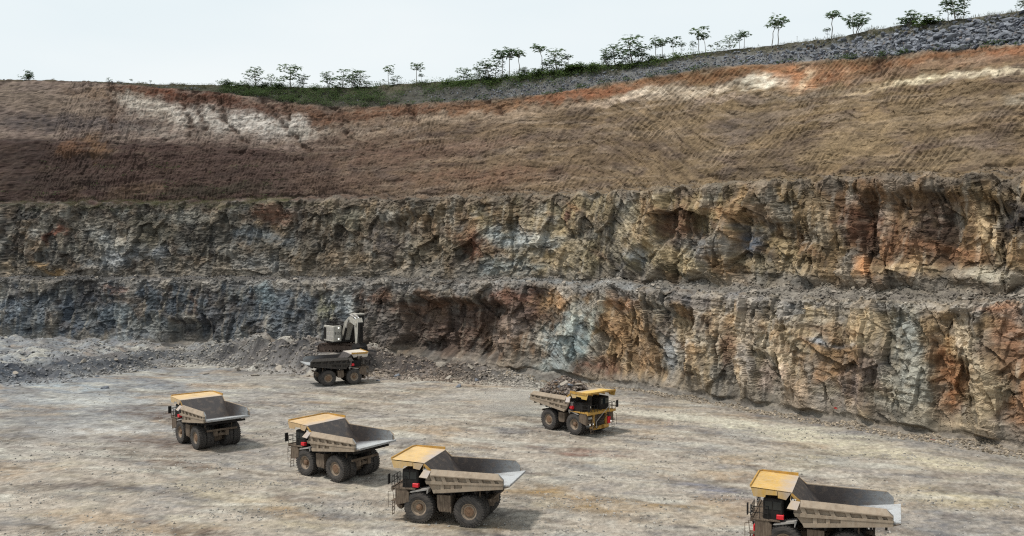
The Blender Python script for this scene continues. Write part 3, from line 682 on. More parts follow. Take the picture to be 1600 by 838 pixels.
# pads of gravel, dark smears and pale dust tracks seen in the photograph
SM = [(280, 650, 110, 10, .10, (112, 96, 84), .8), (240, 690, 120, 9, .12, (120, 104, 92), .7), (285, 725, 60, 8, .25, (118, 100, 84), .7), (130, 625, 110, 7, .02, (198, 198, 192), .8), (170, 672, 90, 7, -.02, (204, 202, 196), .85), (110, 605, 50, 6, .1, (186, 196, 200), .7),
      (540, 641, 26, 4, 0, (92, 84, 70), .9), (130, 770, 60, 14, .1, (132, 128, 124), .6), (60, 650, 70, 20, .1, (138, 136, 134), .6), (420, 600, 80, 8, .1, (176, 168, 154), .6), (340, 770, 80, 14, .15, (184, 172, 148), .7), (450, 800, 60, 8, .2, (172, 146, 112), .6),
      (860, 770, 60, 10, .1, (166, 138, 98), .8), (930, 795, 60, 10, .08, (160, 134, 96), .75), (1020, 790, 70, 7, .1, (158, 134, 100), .7), (1110, 765, 80, 9, .18, (138, 136, 142), .8), (960, 735, 90, 10, .05, (150, 148, 144), .7), (1010, 690, 90, 7, .15, (150, 146, 142), .7), (1180, 665, 160, 6, .12, (206, 200, 180), .9),
      (1300, 690, 160, 8, .16, (206, 198, 174), .85), (1480, 725, 160, 9, .14, (204, 194, 168), .8), (1050, 650, 110, 5, .1, (200, 194, 178), .8), (1300, 665, 140, 7, .14, (138, 134, 132), .8), (1480, 700, 140, 8, .16, (142, 138, 134), .8), (1380, 740, 130, 8, .14, (140, 136, 134), .7), (1500, 780, 100, 10, .1, (186, 172, 140), .7),
      (870, 700, 80, 6, .05, (138, 118, 104), .7), (920, 710, 40, 5, .05, (150, 110, 96), .5), (700, 640, 80, 10, .0, (158, 150, 140), .6), (760, 620, 70, 8, .0, (190, 184, 172), .7), (480, 820, 90, 8, 0, (184, 172, 148), .7), (760, 825, 90, 8, .05, (126, 108, 84), .6), (1250, 720, 70, 8, .1, (178, 166, 140), .6), (1560, 745, 60, 8, .1, (130, 126, 124), .6)]
fwx = FPX + 40 * fan(9, 3, 441, -.2); fwy = FPY + 5 * fan(7, 4, 443)
fb = np.clip(0.75 + 0.7 * fan(2.4, 1.2, 445, -.25), 0.1, 1.2)
for (cx, cy, rx, ry, k, c, s_) in SM:
    dx = fwx - cx; dy = fwy - cy - k * dx
    fmix(np.exp(-((dx / rx) ** 2 + (dy / ry) ** 2)) * s_ * fb, c)
# rubble ground behind the heap fronts
Yfr = ground_at(0, y_front(FPX))[1]
heap = sstep(-1.0, 2.5, FY - Yfr + 1.5 * fan(4, 4, 447)) * sstep(20, 9, FY - Yfr) * sstep(880, 800, FPX)
hc = interp_col(FPX, [(0, (98, 99, 102)), (300, (120, 117, 114)), (460, (110, 105, 101)), (700, (104, 96, 90)), (860, (140, 136, 130))]) * (1 + .5 * np.clip(fan(5, 4, 449), -.9, .9))[..., None]
FC = FC * (1 - 0.85 * heap[..., None]) + hc * 0.85 * heap[..., None]
toe = np.exp(-((np.interp(FPX, _f, _Y) - FY) / 5.0) ** 2) * sstep(820, 900, FPX)
FC = FC * (1 - 0.7 * toe[..., None]) + lin((134, 126, 116)) * 0.7 * toe[..., None]
# faint wheel tracks in the dust
for (x0, y0, ang, off, w_) in ((-3.4, 89.3, 168, 2.4, .5), (-3.4, 89.3, 168, -2.4, .5), (-18.7, 105.7, 150, 2.4, .5), (-18.7, 105.7, 150, -2.4, .5), (7.5, 135.2, -36, 2.4, .5), (7.5, 135.2, -36, -2.4, .5), (20, 100, -24, 0, .6), (20, 105, -24, 0, .5), (30, 112, -28, 0, .6), (0, 120, -30, 0, .5)):
    ca, sa = math.cos(R(ang)), math.sin(R(ang))
    lx = (FX - x0) * ca + (FY - y0) * sa; ly = -(FX - x0) * sa + (FY - y0) * ca - off - 0.004 * lx ** 2 * (1 if off >= 0 else 1)
    fmix(np.exp(-(ly / w_) ** 2) * 0.42 * np.clip(0.6 + fbm(lx / 5, ly / 5, 451, 3), 0, 1) * np.exp(-(lx / 45) ** 2), (204, 198, 184))
sp = hash01(np.floor(FX / 0.3), np.floor(FY / 0.3), 461) - 0.5
FC = FC * (1 + 0.30 * sp + 0.16 * fan(.7, .6, 465, 0, 2) + 0.12 * fan(1.3, .8, 463))[..., None]
FLOOR_GAIN = 0.61
fm = FC.mean(axis=(0, 1), keepdims=True)
fl = FC.mean(-1, keepdims=True)
FC = fl + (FC - fl) * 0.92
FC = np.clip(fm + (FC - fm) * 1.3, .05, .75)
FC = np.clip(FC * FLOOR_GAIN, 0.03, 0.6)
nfy, nfx = FX.shape
ii = np.arange(nfy - 1)[:, None] * nfx + np.arange(nfx - 1)[None, :]
floor = np_mesh('pit_floor', np.stack([FX, FY, FZ], -1).reshape(-1, 3), np.stack([ii, ii + 1, ii + nfx + 1, ii + nfx], -1).reshape(-1, 4), M_FLOOR, FC.reshape(-1, 3), smooth=True)
tag(floor, 'pale dusty gravel floor of the open pit', kind='structure')

# ================================================================ LOOSE ROCK
rng = np.random.default_rng(7)
def rock_base(seed, big=False):
    """an angular broken block: a cube cut by random planes, or an uneven icosahedron for small stuff"""
    r = np.random.default_rng(seed)
    import bmesh
    bm = bmesh.new()
    bmesh.ops.create_icosphere(bm, subdivisions=2 if big else 1, radius=1.0)
    planes = []
    for _ in range(9 if big else 7):
        d = r.normal(size=3); d /= np.linalg.norm(d); planes.append((d, r.uniform(.45, .8)))
    sc = np.array([r.uniform(.9, 1.4), r.uniform(.7, 1.0), r.uniform(.5, .85)])
    V = []
    for v in bm.verts:
        p = np.array(v.co)
        for d, k in planes:
            e = p @ d - k
            if e > 0: p = p - d * e
        V.append(p * sc * 1.2)
    Fq = np.array([[w.index for w in f.verts] for f in bm.faces])
    bm.verts.index_update()
    bm.free()
    return np.array(V), Fq
def rot_mats(n, rg):
    q = rg.normal(size=(n, 4)); q /= np.linalg.norm(q, axis=1, keepdims=True)
    w, x, y, z = q.T
    return np.stack([np.stack([1 - 2 * (y * y + z * z), 2 * (x * y - z * w), 2 * (x * z + y * w)], -1),
                     np.stack([2 * (x * y + z * w), 1 - 2 * (x * x + z * z), 2 * (y * z - x * w)], -1),
                     np.stack([2 * (x * z - y * w), 2 * (y * z + x * w), 1 - 2 * (x * x + y * y)], -1)], 1)
SMALL = [rock_base(s) for s in range(8)]
def scatter(name, P, size, colr, label, sink=0.15, parent=None, rg=rng):
    """thousands of uncountable stones as one mesh"""
    Vs, Fs, Cs, off = [], [], [], 0
    which = rg.integers(0, 8, len(P))
    for k in range(8):
        m = which == k
        if not m.any(): continue
        V, Fq = SMALL[k]; n = int(m.sum())
        W = np.einsum('nij,vj->nvi', rot_mats(n, rg), V) * size[m][:, None, None]
        W[..., 2] *= 0.8
        W = W + P[m][:, None, :]; W[..., 2] += (size[m] * (0.35 - sink))[:, None]
        Vs.append(W.reshape(-1, 3)); nv = len(V)
        Fs.append((Fq[None] + (np.arange(n) * nv)[:, None, None]).reshape(-1, 3) + off); off += n * nv
        Cs.append(np.repeat(colr[m], nv, 0))
    o = np_mesh(name, np.concatenate(Vs), np.concatenate(Fs), M_ROCK, np.concatenate(Cs))
    return tag(o, label, kind='stuff')
def rock_cols(n, a, b, gain, rg=rng, warm=0.25):
    t = rg.random((n, 1)); c = lin(a) * (1 - t) + lin(b) * t
    w = (rg.random((n, 1)) < warm) * rg.random((n, 1))
    c = c * (1 - w * .5) + lin((150, 122, 92)) * w * .5
    return np.clip(c * gain * rg.uniform(.7, 1.25, (n, 1)), .02, .6)
def pts_wall(r0, r1, n, dens, rg=rng, power=1.0):
    r = (r0 + (r1 - r0) * rg.random(n) ** power).astype(int); c = rg.integers(0, cols, n)
    keep = rg.random(n) < dens(WPX[r, c], WPY[r, c])
    r, c = r[keep], c[keep]
    j = rg.normal(0, .12, (len(r), 3))
    return np.stack([WX[r, c], WY[r, c], WZ[r, c]], -1) + j, r, c
def vis(px): return (px > -40) & (px < 1640)
# rim dump of blue-grey waste rock
P, r_, c_ = pts_wall(cum[6] + 1, cum[7] - 4, 17000, lambda px, py: vis(px) * (sstep(640, 860, px) * (0.25 + .75 * sstep(y_top(px) + 8, y_top(px) + 24, py + 8 * fbm(px / 30, py / 9, 505, 3))) + 0.06) * (0.35 + .65 * (sstep(0, .35, fbm(px / 40, py / 12, 501, 3) + .3))))
sz = (0.16 + 0.30 * rng.random(len(P)) ** 2.5) * (0.8 + 0.7 * sstep(1100, 1550, WPX[r_, c_]))
scatter('waste_rock', P, sz, rock_cols(len(P), (72, 76, 86), (150, 154, 162), .72, warm=.12), 'blue grey broken waste rock covering the rim embankment')
# rubble on the two ledges
P, r_, c_ = pts_wall(cum[2] - 3, cum[3] + 4, 9000, lambda px, py: vis(px) * 1.0)
scatter('ledge_rubble', P, 0.09 + 0.32 * rng.random(len(P)) ** 3.5, np.clip(COL[r_, c_] * rng.uniform(.7, 1.4, (len(P), 1)), .03, .6), 'small broken rock strewn along the lower ledge')
P, r_, c_ = pts_wall(cum[4] - 2, cum[5] + 4, 3000, lambda px, py: vis(px) * sstep(350, 600, px))
scatter('ledge_rubble', P, 0.08 + 0.25 * rng.random(len(P)) ** 3, np.clip(COL[r_, c_] * rng.uniform(.7, 1.3, (len(P), 1)), .03, .6), 'small broken rock along the upper ledge')
# rubble heaps at the wall foot
def floor_pts(n, fpx, fd):
    px = fpx(n); Yf_ = ground_at(0, y_front(px))[1]; Yb_ = np.interp(px, _f, _Y)
    Y = fd(n, Yf_, Yb_); X = (px - 800) / F_PX * Y
    return np.stack([X, Y, floor_z(X, Y)], -1), px
P, px_ = floor_pts(9500, lambda n: rng.uniform(-40, 850, n), lambda n, a, b: a + (b - a) * rng.random(n) ** 1.7 - rng.random(n) ** 3 * 5)
keep = np.hypot(P[:, 0] + 36, P[:, 1] - 195) > 6.0
P, px_ = P[keep], px_[keep]
hcx = interp_col(px_, [(0, (112, 113, 116)), (300, (138, 134, 128)), (460, (124, 118, 112)), (700, (122, 110, 100)), (860, (150, 146, 138))])
scatter('foot_rubble', P, 0.10 + 0.42 * rng.random(len(P)) ** 4, np.clip(hcx * .72 * rng.uniform(.7, 1.9, (len(P), 1)), .03, .6), 'heaps of broken grey rock along the foot of the wall at left')
P, px_ = floor_pts(9000, lambda n: rng.uniform(780, 1640, n), lambda n, a, b: b + .5 - 6.0 * rng.random(n) ** 2.0)
scatter('foot_rubble', P, 0.07 + 0.26 * rng.random(len(P)) ** 4, np.clip(lin((150, 138, 122)) * .78 * rng.uniform(.5, 1.6, (len(P), 1)), .03, .6), 'broken stones along the foot of the wall at right')
# gravel over the floor, thicker in belts
n = 60000
py_ = 530 + 330 * rng.random(n); px_ = rng.uniform(-30, 1630, n)
GX, GY = ground_at(px_, py_)
Ybb = np.interp(px_, _f, _Y)
dn = sstep(-.1, .6, fbm(GX / 16, GY / 7, 433, 4)) * .8 + .2 * sstep(0, .4, fbm(GX / 4, GY / 2, 503, 3)) + .05
keep = (rng.random(n) < dn) & (GY < Ybb - 1) & (GY < ground_at(0, y_front(px_))[1] + 2)
GX, GY = GX[keep], GY[keep]
P = np.stack([GX, GY, floor_z(GX, GY)], -1)
scatter('gravel', P, 0.045 + 0.15 * rng.random(len(P)) ** 5, np.clip(lin((150, 146, 140)) * .8 * rng.uniform(.5, 1.4, (len(P), 1)), .03, .6), 'loose gravel scattered over the pit floor', sink=.25)

# the blocks large enough to pick out one by one
rnd = random.Random(11)
BIG = []
for s in range(7):
    V, Fq = rock_base(100 + s, True)
    me_o = np_mesh('boulder', V, Fq, M_ROCK, np.tile(lin((126, 130, 138)) * .72, (len(V), 1)) * np.random.default_rng(s).uniform(.85, 1.15, (len(V), 1)))
    BIG.append(me_o.data); bpy.data.objects.remove(me_o)
BIG_W = []
for s in range(4):
    V, Fq = rock_base(140 + s, True)
    me_o = np_mesh('boulder', V, Fq, M_ROCK, np.tile(lin((150, 142, 132)) * .9, (len(V), 1)))
    BIG_W.append(me_o.data); bpy.data.objects.remove(me_o)
def boulder(p, s, label, group, pool=BIG, flat=.75):
    o = bpy.data.objects.new('boulder', rnd.choice(pool)); C.objects.link(o)
    o.location = p; o.rotation_euler = (rnd.uniform(-.5, .5), rnd.uniform(-.5, .5), rnd.uniform(0, 6.28))
    o.scale = (s * rnd.uniform(.85, 1.2), s * rnd.uniform(.8, 1.1), s * flat)
    return tag(o, label, 'rock', group)
n_ = 0
while n_ < 150:
    px = 900 + 730 * rnd.random() ** 0.75
    r, c, p = wall_pt(cum[6] + 2, cum[7] - 10, px, rnd)
    s = rnd.uniform(.42, .75) * (0.8 + .5 * (px > 1300))
    boulder(p + Vector((0, 0, s * .2)), s, 'grey angular block among the waste rock on the rim embankment', 'blocks on the rim embankment'); n_ += 1
for (px, f, s, lab) in ((1492, .30, 1.5, 'largest greenish grey block on the rim embankment, below the tall tree cluster at right'), (1575, .35, 1.2, 'pale flat boulder low on the rim embankment at far right'), (1577, .72, 1.05, 'pale tilted slab high on the rim embankment at far right'),
                        (1494, .62, .9, 'upright grey rock under the tree cluster on the rim at right'), (1528, .80, .9, 'flat pale slab in the grass just below the rim top at right'), (1505, .06, 1.0, 'long pale slab lying on the red soil line at right'), (1478, .28, 1.0, 'tilted grey slab left of the largest block on the embankment')):
    r, c, p = wall_pt(cum[6], cum[7], px, rnd, f)
    boulder(p + Vector((0, 0, s * .25)), s, lab, 'blocks on the rim embankment')
for (px, py, s) in ((398, 573, .7), (372, 566, .6), (128, 568, .8), (160, 590, .7), (150, 575, .55), (340, 560, .55), (435, 566, .9), (430, 555, .8), (470, 560, .7), (455, 575, .6), (690, 573, 1.1), (700, 580, .9), (735, 575, .7), (745, 582, .7), (660, 570, .6), (715, 590, .6), (60, 575, .6), (90, 560, .7), (20, 580, .7), (210, 565, .6), (600, 565, .7), (620, 575, .8), (590, 580, .5), (645, 582, .5), (760, 585, .6), (320, 570, .5), (480, 575, .6), (240, 560, .5), (35, 562, .6), (180, 562, .55)):
    Y = ground_at(px, py, 2.0)[1]; X = (px - 800) / F_PX * Y
    boulder(Vector((X, Y, float(floor_z(X, Y)) + s * .2)), s, 'loose block on the rubble heaps at the foot of the wall', 'blocks on the foot rubble', BIG_W + BIG[:2])
for k in range(40):
    px = rnd.uniform(0, 1600)
    r, c, p = wall_pt(cum[2] + 1, cum[3] - 4, px, rnd)
    s = rnd.uniform(.4, .8)
    boulder(p + Vector((0, 0, s * .15)), s, 'loose block lying on the lower ledge of the pit wall', 'blocks on the lower ledge', BIG_W)

# ================================================================ TREES AND SCRUB ON THE RIM
def leaf_mat(name, c1, c2, c3):
    m, n, l, p = new_mat(name)
    oi = n.new('ShaderNodeObjectInfo'); tc = n.new('ShaderNodeTexCoord')
    t = nz(n, l, 1.4, 3, tc.outputs['Object'])
    a = n.new('ShaderNodeMath'); a.operation = 'MULTIPLY_ADD'
    l.new(oi.outputs['Random'], a.inputs[0]); a.inputs[1].default_value = 0.3
    l.new(t.outputs['Fac'], a.inputs[2])
    r = ramp(n, l, a.outputs[0], [(0.35, c1), (0.6, c2), (0.9, c3)])
    l.new(r.outputs['Color'], p.inputs['Base Color'])
    p.inputs['Roughness'].default_value = 0.6
    p.inputs['Specular IOR Level'].default_value = 0.25
    tr = n.new('ShaderNodeBsdfTranslucent'); l.new(r.outputs['Color'], tr.inputs['Color'])
    mx = n.new('ShaderNodeMixShader'); mx.inputs['Fac'].default_value = .5
    out = [q for q in n if q.type == 'OUTPUT_MATERIAL'][0]
    l.new(p.outputs['BSDF'], mx.inputs[1]); l.new(tr.outputs['BSDF'], mx.inputs[2]); l.new(mx.outputs['Shader'], out.inputs['Surface'])
    return m
M_LEAF = leaf_mat('broad_leaves', (.055, .092, .048), (.090, .138, .070), (.130, .180, .095))
M_SCRUB = leaf_mat('scrub_leaves', (.036, .064, .026), (.062, .100, .038), (.095, .128, .054))
M_GREEN = leaf_mat('fresh_scrub_leaves', (.055, .095, .028), (.085, .135, .040), (.115, .165, .060))
M_GRASS = leaf_mat('rank_grass', (.060, .066, .026), (.085, .085, .040), (.120, .105, .058))
M_BARK = paint('pale_bark', (.20, .18, .15), rough=.9, var=.3, scale=2)

def leaf_quads(L, base, direction, length, width, droop, rg):
    d = direction / (np.linalg.norm(direction) + 1e-6)
    side = np.cross(d, (0, 0, 1)); side = side / (np.linalg.norm(side) + 1e-6)
    mid = base + d * length * .5 + np.array((0, 0, -droop * length * .15))
    tip = base + d * length + np.array((0, 0, -droop * length * .6))
    L.append((base, mid - side * width / 2, tip, mid + side * width / 2))
def leaf_mesh(name, L, mat, parent=None):
    A = np.array(L).reshape(-1, 3)
    return np_mesh(name, A, np.arange(len(A)).reshape(-1, 4), mat, parent=parent)
def cluster(L, p, size, n, rg, flat=.45):
    """an umbrella of big lobed leaves round a branch tip"""
    p = np.array(p)
    for k in range(n):
        a = 2 * math.pi * (k + rg.random() * .8) / n
        st = np.array((math.cos(a), math.sin(a), rg.uniform(-.05, .55) * flat * 2))
        q = p + st * size * rg.uniform(.25, .75) + np.array((0, 0, rg.normal(0, .16)))
        for b in range(3):
            a2 = a + (b - 1) * .7 + rg.uniform(-.2, .2)
            leaf_quads(L, q, np.array((math.cos(a2), math.sin(a2), rg.uniform(-.35, .25))), size * rg.uniform(.5, .8), size * rg.uniform(.26, .40), rg.uniform(.2, .9), rg)
def make_tree(kind, seed):
    """trees are modelled about 6 m tall, then scaled"""
    rg = np.random.default_rng(seed)
    wood, L = MB(), []
    root = empty('tree', (0, 0, 0))
    def stem(p, q, r0, r1, bend=.25, n=4):
        p, q = np.array(p, float), np.array(q, float); pts = [p]
        for i in range(1, n + 1):
            t = i / n
            pts.append(p * (1 - t) + q * t + np.append(rg.normal(0, bend * .3, 2), 0) * math.sin(t * math.pi))
        for i in range(n):
            ra, rb = r0 + (r1 - r0) * i / n, r0 + (r1 - r0) * (i + 1) / n
            wood.tube(pts[i], pts[i + 1], ra, 6, rb)
        return pts
    if kind == 'umbrella':
        lean = rg.normal(0, .25, 2)
        top = (lean[0], lean[1], 5.3)
        tr = stem((0, 0, -.4), top, .09, .05, .2, 6)
        tips = [(np.array(top) + (0, 0, .25), .8)]
        for k in range(int(rg.integers(4, 7))):
            a = rg.uniform(0, 6.28); q = np.array(top) + (math.cos(a) * rg.uniform(.5, 1.2), math.sin(a) * rg.uniform(.5, 1.2), rg.uniform(-1.1, .6))
            stem(tr[-2], q, .045, .025, .1, 2); tips.append((q, .62))
        if rg.random() < .6:
            a = rg.uniform(0, 6.28); z = rg.uniform(2.2, 3.6); b = np.array((lean[0] * z / 5.3, lean[1] * z / 5.3, z))
            q = b + (math.cos(a) * .9, math.sin(a) * .9, .6); stem(b, q, .035, .02, .1, 2); tips.append((q, .5))
    elif kind == 'tiers':
        top = (rg.normal(0, .2), rg.normal(0, .2), 4.9)
        tr = stem((0, 0, -.4), top, .11, .05, .25, 7)
        tips = [(np.array(top) + (0, 0, .4), .75)]
        for k in range(int(rg.integers(10, 14))):
            t = .30 + .68 * (k + rg.random()) / 13; b = tr[min(int(t * 7), 6)]
            a = k * 2.4 + rg.uniform(-.5, .5); rr = rg.uniform(1.0, 2.3) * (1.1 - .45 * t)
            q = np.array(b) + (math.cos(a) * rr, math.sin(a) * rr, rg.uniform(.4, 1.2))
            stem(b, q, .045, .02, .15, 3); tips.append((q, rg.uniform(.5, .75)))
    elif kind == 'grove':
        tips = []
        for s in range(int(rg.integers(3, 5))):
            a = rg.uniform(0, 6.28); rr = rg.uniform(.3, 1.5)
            top = (math.cos(a) * rr * 1.7, math.sin(a) * rr * 1.2, rg.uniform(3.2, 5.2))
            tr = stem((math.cos(a) * .25, math.sin(a) * .25, -.4), top, .07, .04, .3, 6); tips.append((np.array(top) + (0, 0, .3), .7))
            for k in range(int(rg.integers(3, 6))):
                b = tr[int(rg.integers(3, 6))]; a2 = rg.uniform(0, 6.28); r2 = rg.uniform(.6, 1.3)
                q = np.array(b) + (math.cos(a2) * r2, math.sin(a2) * r2, rg.uniform(.3, .9))
                stem(b, q, .035, .02, .1, 2); tips.append((q, rg.uniform(.45, .65)))
    else:                                                            # a low bushy tree
        tips = []
        for s in range(16):
            a = rg.uniform(0, 6.28); el = rg.uniform(.35, 1.5); rr = rg.uniform(2.2, 4.6)
            q = (math.cos(a) * math.cos(el) * rr * .85, math.sin(a) * math.cos(el) * rr * .85, .6 + math.sin(el) * rr)
            stem((0, 0, -.3), q, .06, .02, .3, 4); tips.append((np.array(q), rg.uniform(.7, 1.0)))
            b = np.array(q) * rg.uniform(.45, .75); tips.append((b + rg.normal(0, .35, 3), .8))
    for p, s in tips: cluster(L, p, s * (1.6 if kind == 'umbrella' else 1.4), int(rg.integers(7, 10)), rg, .8)
    wood.build('trunk', M_BARK, root)
    leaf_mesh('crown', L, M_LEAF, root)
    return root
PROTO = {k: [make_tree(k, s) for s in ss] for k, ss in (('umbrella', (1, 2, 3, 4)), ('tiers', (11, 12, 13)), ('grove', (21, 22, 23)), ('bushy', (31, 32)))}
IDX = child_index()
USED = set()
trnd = random.Random(3)
def plant_tree(kind, px, ytop, label, cat='tree', name='tree', frac=.93, group='trees along the pit rim', w=1.0):
    r, c, p = wall_pt(cum[6], cum[7], px, trnd, frac)
    d = p.y; h = abs(WPY[r, c] - ytop) * d / F_PX
    pr = trnd.choice(PROTO[kind])
    if pr.name in USED: o = copy_tree(pr, IDX)
    else: o = pr; USED.add(pr.name)
    o.name = name
    o.location = p; o.rotation_euler = (0, 0, trnd.uniform(0, 6.28))
    s = h / (6.0 if kind != 'bushy' else 5.2); w2 = w * {'umbrella': 1.15, 'tiers': 1.45, 'grove': 1.5, 'bushy': 1.15}[kind]; o.scale = (s * w2, s * w2, s)
    return tag(o, label, cat, group)
T = [
 ('bushy', 42, 111, 'round bushy tree alone on the bare rim at far left'), ('tiers', 170, 121, 'small dark tree at the top of the two gullies at left'), ('umbrella', 205, 124, 'tiny thin tree right of the gullies at left'), ('umbrella', 235, 126, 'tiniest sapling on the left rim, last before the scrub begins'),
 ('tiers', 400, 104, 'dense dark tree, left one of the pair over the dark scrub at left'), ('tiers', 424, 115, 'low leafy tree between the two tall trees over the dark scrub'), ('tiers', 455, 99, 'tallest tree over the dark scrub at left, with tiered crown'), ('grove', 470, 116, 'spreading low tree just right of the tallest tree over the dark scrub'),
 ('grove', 515, 111, 'leftmost tree of the wide airy clump right of the dark scrub'), ('tiers', 536, 107, 'tallest tree of the wide airy clump, left of its middle'), ('grove', 549, 109, 'middle tree of the wide airy clump on the dipping rim'), ('tiers', 563, 109, 'rightmost tall tree of the wide airy clump'), ('grove', 574, 126, 'low tree at the right foot of the wide airy clump'),
 ('umbrella', 607, 104, 'thin umbrella tree with a low companion at its right foot'), ('grove', 618, 118, 'short leafy tree at the foot of the thin umbrella tree'), ('umbrella', 600, 124, 'tiny sapling left of the thin umbrella tree'), ('umbrella', 651, 100, 'lone thin umbrella tree standing in the gap at mid rim'), ('umbrella', 658, 116, 'stub sapling against the lone umbrella tree in the gap'),
 ('tiers', 725, 105, 'small dark tree at the left end of the long rim thicket'), ('grove', 755, 98, 'leafy low tree at the left of the big grey green clump'), ('grove', 770, 91, 'broad tree in the left half of the big grey green clump'), ('umbrella', 785, 80, 'thin tree rising over the left half of the big grey green clump'), ('umbrella', 796, 77, 'tallest thin tree of the big grey green clump'), ('umbrella', 811, 78, 'thin tree at the right edge of the big grey green clump'), ('grove', 820, 103, 'low tree right below the big grey green clump'), ('umbrella', 835, 107, 'short sapling in the gap right of the big grey green clump'),
 ('umbrella', 850, 72, 'tall thin tree above the left of the bright green bushes'), ('grove', 858, 92, 'leafy tree at the foot of the tall thin tree by the bright bushes'), ('tiers', 872, 76, 'tall tiered tree just left of the bright green bushes'), ('umbrella', 889, 86, 'umbrella tree leaning over the bright green bushes'),
 ('grove', 949, 78, 'leftmost tree of the dark dense clump right of the bright bushes'), ('tiers', 963, 69, 'second tree of the dark dense clump right of the bright bushes'), ('tiers', 989, 55, 'tallest tree of the dark dense clump, with high crown'), ('tiers', 1004, 70, 'rightmost tree of the dark dense clump'), ('grove', 978, 84, 'low leafy tree at the middle of the dark dense clump'),
 ('umbrella', 1025, 61, 'first thin tree of the row of slender trees after the dark clump'), ('umbrella', 1035, 62, 'second thin tree of the row of slender trees after the dark clump'), ('umbrella', 1052, 59, 'taller airy tree in the middle of the row of slender trees'), ('umbrella', 1064, 68, 'last thin tree of the row of slender trees after the dark clump'), ('grove', 1036, 84, 'low leafy sapling under the row of slender trees'),
 ('umbrella', 1082, 66, 'short thin tree left of the two tall umbrella trees'), ('umbrella', 1093, 44, 'tallest umbrella tree of the group at right of centre'), ('umbrella', 1104, 53, 'second tallest umbrella tree, beside the tallest one'), ('umbrella', 1111, 70, 'stub tree right of the two tall umbrella trees'), ('umbrella', 1121, 66, 'short leaning tree right of the two tall umbrella trees'),
 ('tiers', 1141, 54, 'pale airy tree left of the pair of little umbrellas'), ('umbrella', 1155, 54, 'left tree of the pair of little umbrellas'), ('umbrella', 1163, 50, 'right tree of the pair of little umbrellas'),
 ('umbrella', 1204, 32, 'left tree of the isolated tall pair above the waste rock'), ('umbrella', 1215, 27, 'right and taller tree of the isolated tall pair above the waste rock'), ('umbrella', 1299, 17, 'lone thin umbrella tree high on the right rim'), ('umbrella', 1293, 45, 'tiny sapling at the foot of the lone thin umbrella tree'),
 ('grove', 1336, 17, 'spreading leafy tree right of the lone thin umbrella tree'), ('bushy', 1419, 15, 'broad bushy tree low on the right rim'), ('tiers', 1494, -6, 'largest tree of the cluster at the right, with its top out of frame'), ('umbrella', 1506, -2, 'slanting thin tree right of the largest tree in the right cluster'), ('umbrella', 1482, 0, 'thin tree left of the largest tree in the right cluster'), ('tiers', 1602, -4, 'tree cut off by the right edge of the picture'),
]
for t in T: plant_tree(*t)
B = [(357, 124, 'dark round bush at the left end of the dark scrub'), (372, 129, 'low dark bush left of the dense dark tree'), (438, 127, 'dark bush between the tall trees over the dark scrub'), (492, 134, 'dark bush right of the tall trees over the dark scrub'), (905, 95, 'largest bright green bush of the rim thicket'), (912, 104, 'bright green bush low at the right foot of the largest one'), (872, 107, 'bright green bush under the tall tiered tree'), (700, 127, 'small green bush between the lone umbrella tree and the long thicket'), (380, 131, 'dark bush under the dense dark tree at left'), (412, 129, 'dark bush right of the dense dark tree at left'), (525, 133, 'low bush under the wide airy clump, at its left'), (556, 133, 'low bush under the wide airy clump, at its right'), (790, 116, 'green bush under the thin trees of the big clump'), (818, 114, 'green bush right of the thin trees of the big clump'), (970, 97, 'green bush under the dark dense clump, at its left'), (998, 95, 'green bush under the dark dense clump, at its right'), (892, 100, 'bright green bush left of the largest one'), (926, 97, 'bright green bush right of the largest one'), (1058, 86, 'yellowish green bush under the row of slender trees'), (845, 108, 'green bush under the tall thin tree in the thicket'), (1447, 24, 'grassy bush right of the broad bushy tree'), (735, 122, 'dark bush at the left end of the long rim thicket'), (1018, 88, 'dark bush at the right foot of the dark dense clump'), (765, 118, 'bush below the big grey green clump')]
for px, yt, lab in B:
    o = plant_tree('bushy', px, yt, lab, 'bush', 'bush', .86, 'bushes along the pit rim', w=1.5)
    if 'bright' in lab or 'yellowish' in lab or 'grassy' in lab:
        for ch in [c for c in C.objects if c.parent == o and c.name.startswith('crown')]:
            ch.data = ch.data.copy(); ch.data.materials[0] = M_GREEN
for k in PROTO:                                                      # prototypes never planted
    for o in PROTO[k]:
        if o.name.startswith('tree') and 'label' not in o:
            for ch in IDX.get(o, []): bpy.data.objects.remove(ch)
            bpy.data.objects.remove(o)
# the scrub that covers the bank: leaf sprays nobody could count
def scrub(name, n, r0, r1, dens, mat, label, hgt, wid, leaves, up=.6, seed=0):
    rg = np.random.default_rng(seed)
    P, r, c = pts_wall(r0, r1, n, dens, rg)
    k = len(P) * leaves
    base = np.repeat(P, leaves, 0)
    off = np.clip(rg.normal(0, 1, (k, 3)), -1.6, 1.6) * np.array((wid, wid, hgt * .4)); off[:, 2] = np.minimum(np.abs(off[:, 2]), hgt * .45) * (0.7 + .6 * np.repeat(rg.random(len(P)), leaves))
    b = base + off
    a = rg.uniform(0, 2 * math.pi, k); el = rg.uniform(-.2, 1.2, k) * up
    d = np.stack([np.cos(a) * np.cos(el), np.sin(a) * np.cos(el), np.sin(el)], -1)
    s = np.stack([-np.sin(a), np.cos(a), rg.uniform(-.4, .4, k)], -1)
    ln_ = (rg.uniform(.26, .62, k) * (1 if up < 1 else 1.15))[:, None]; wd_ = ln_ * (.42 if up < 1 else .10)
    V = np.stack([b, b + d * ln_ * .5 - s * wd_ / 2, b + d * ln_, b + d * ln_ * .5 + s * wd_ / 2], 1).reshape(-1, 3)
    o = np_mesh(name, V, np.arange(len(V)).reshape(-1, 4), mat)
    return tag(o, label, kind='stuff')
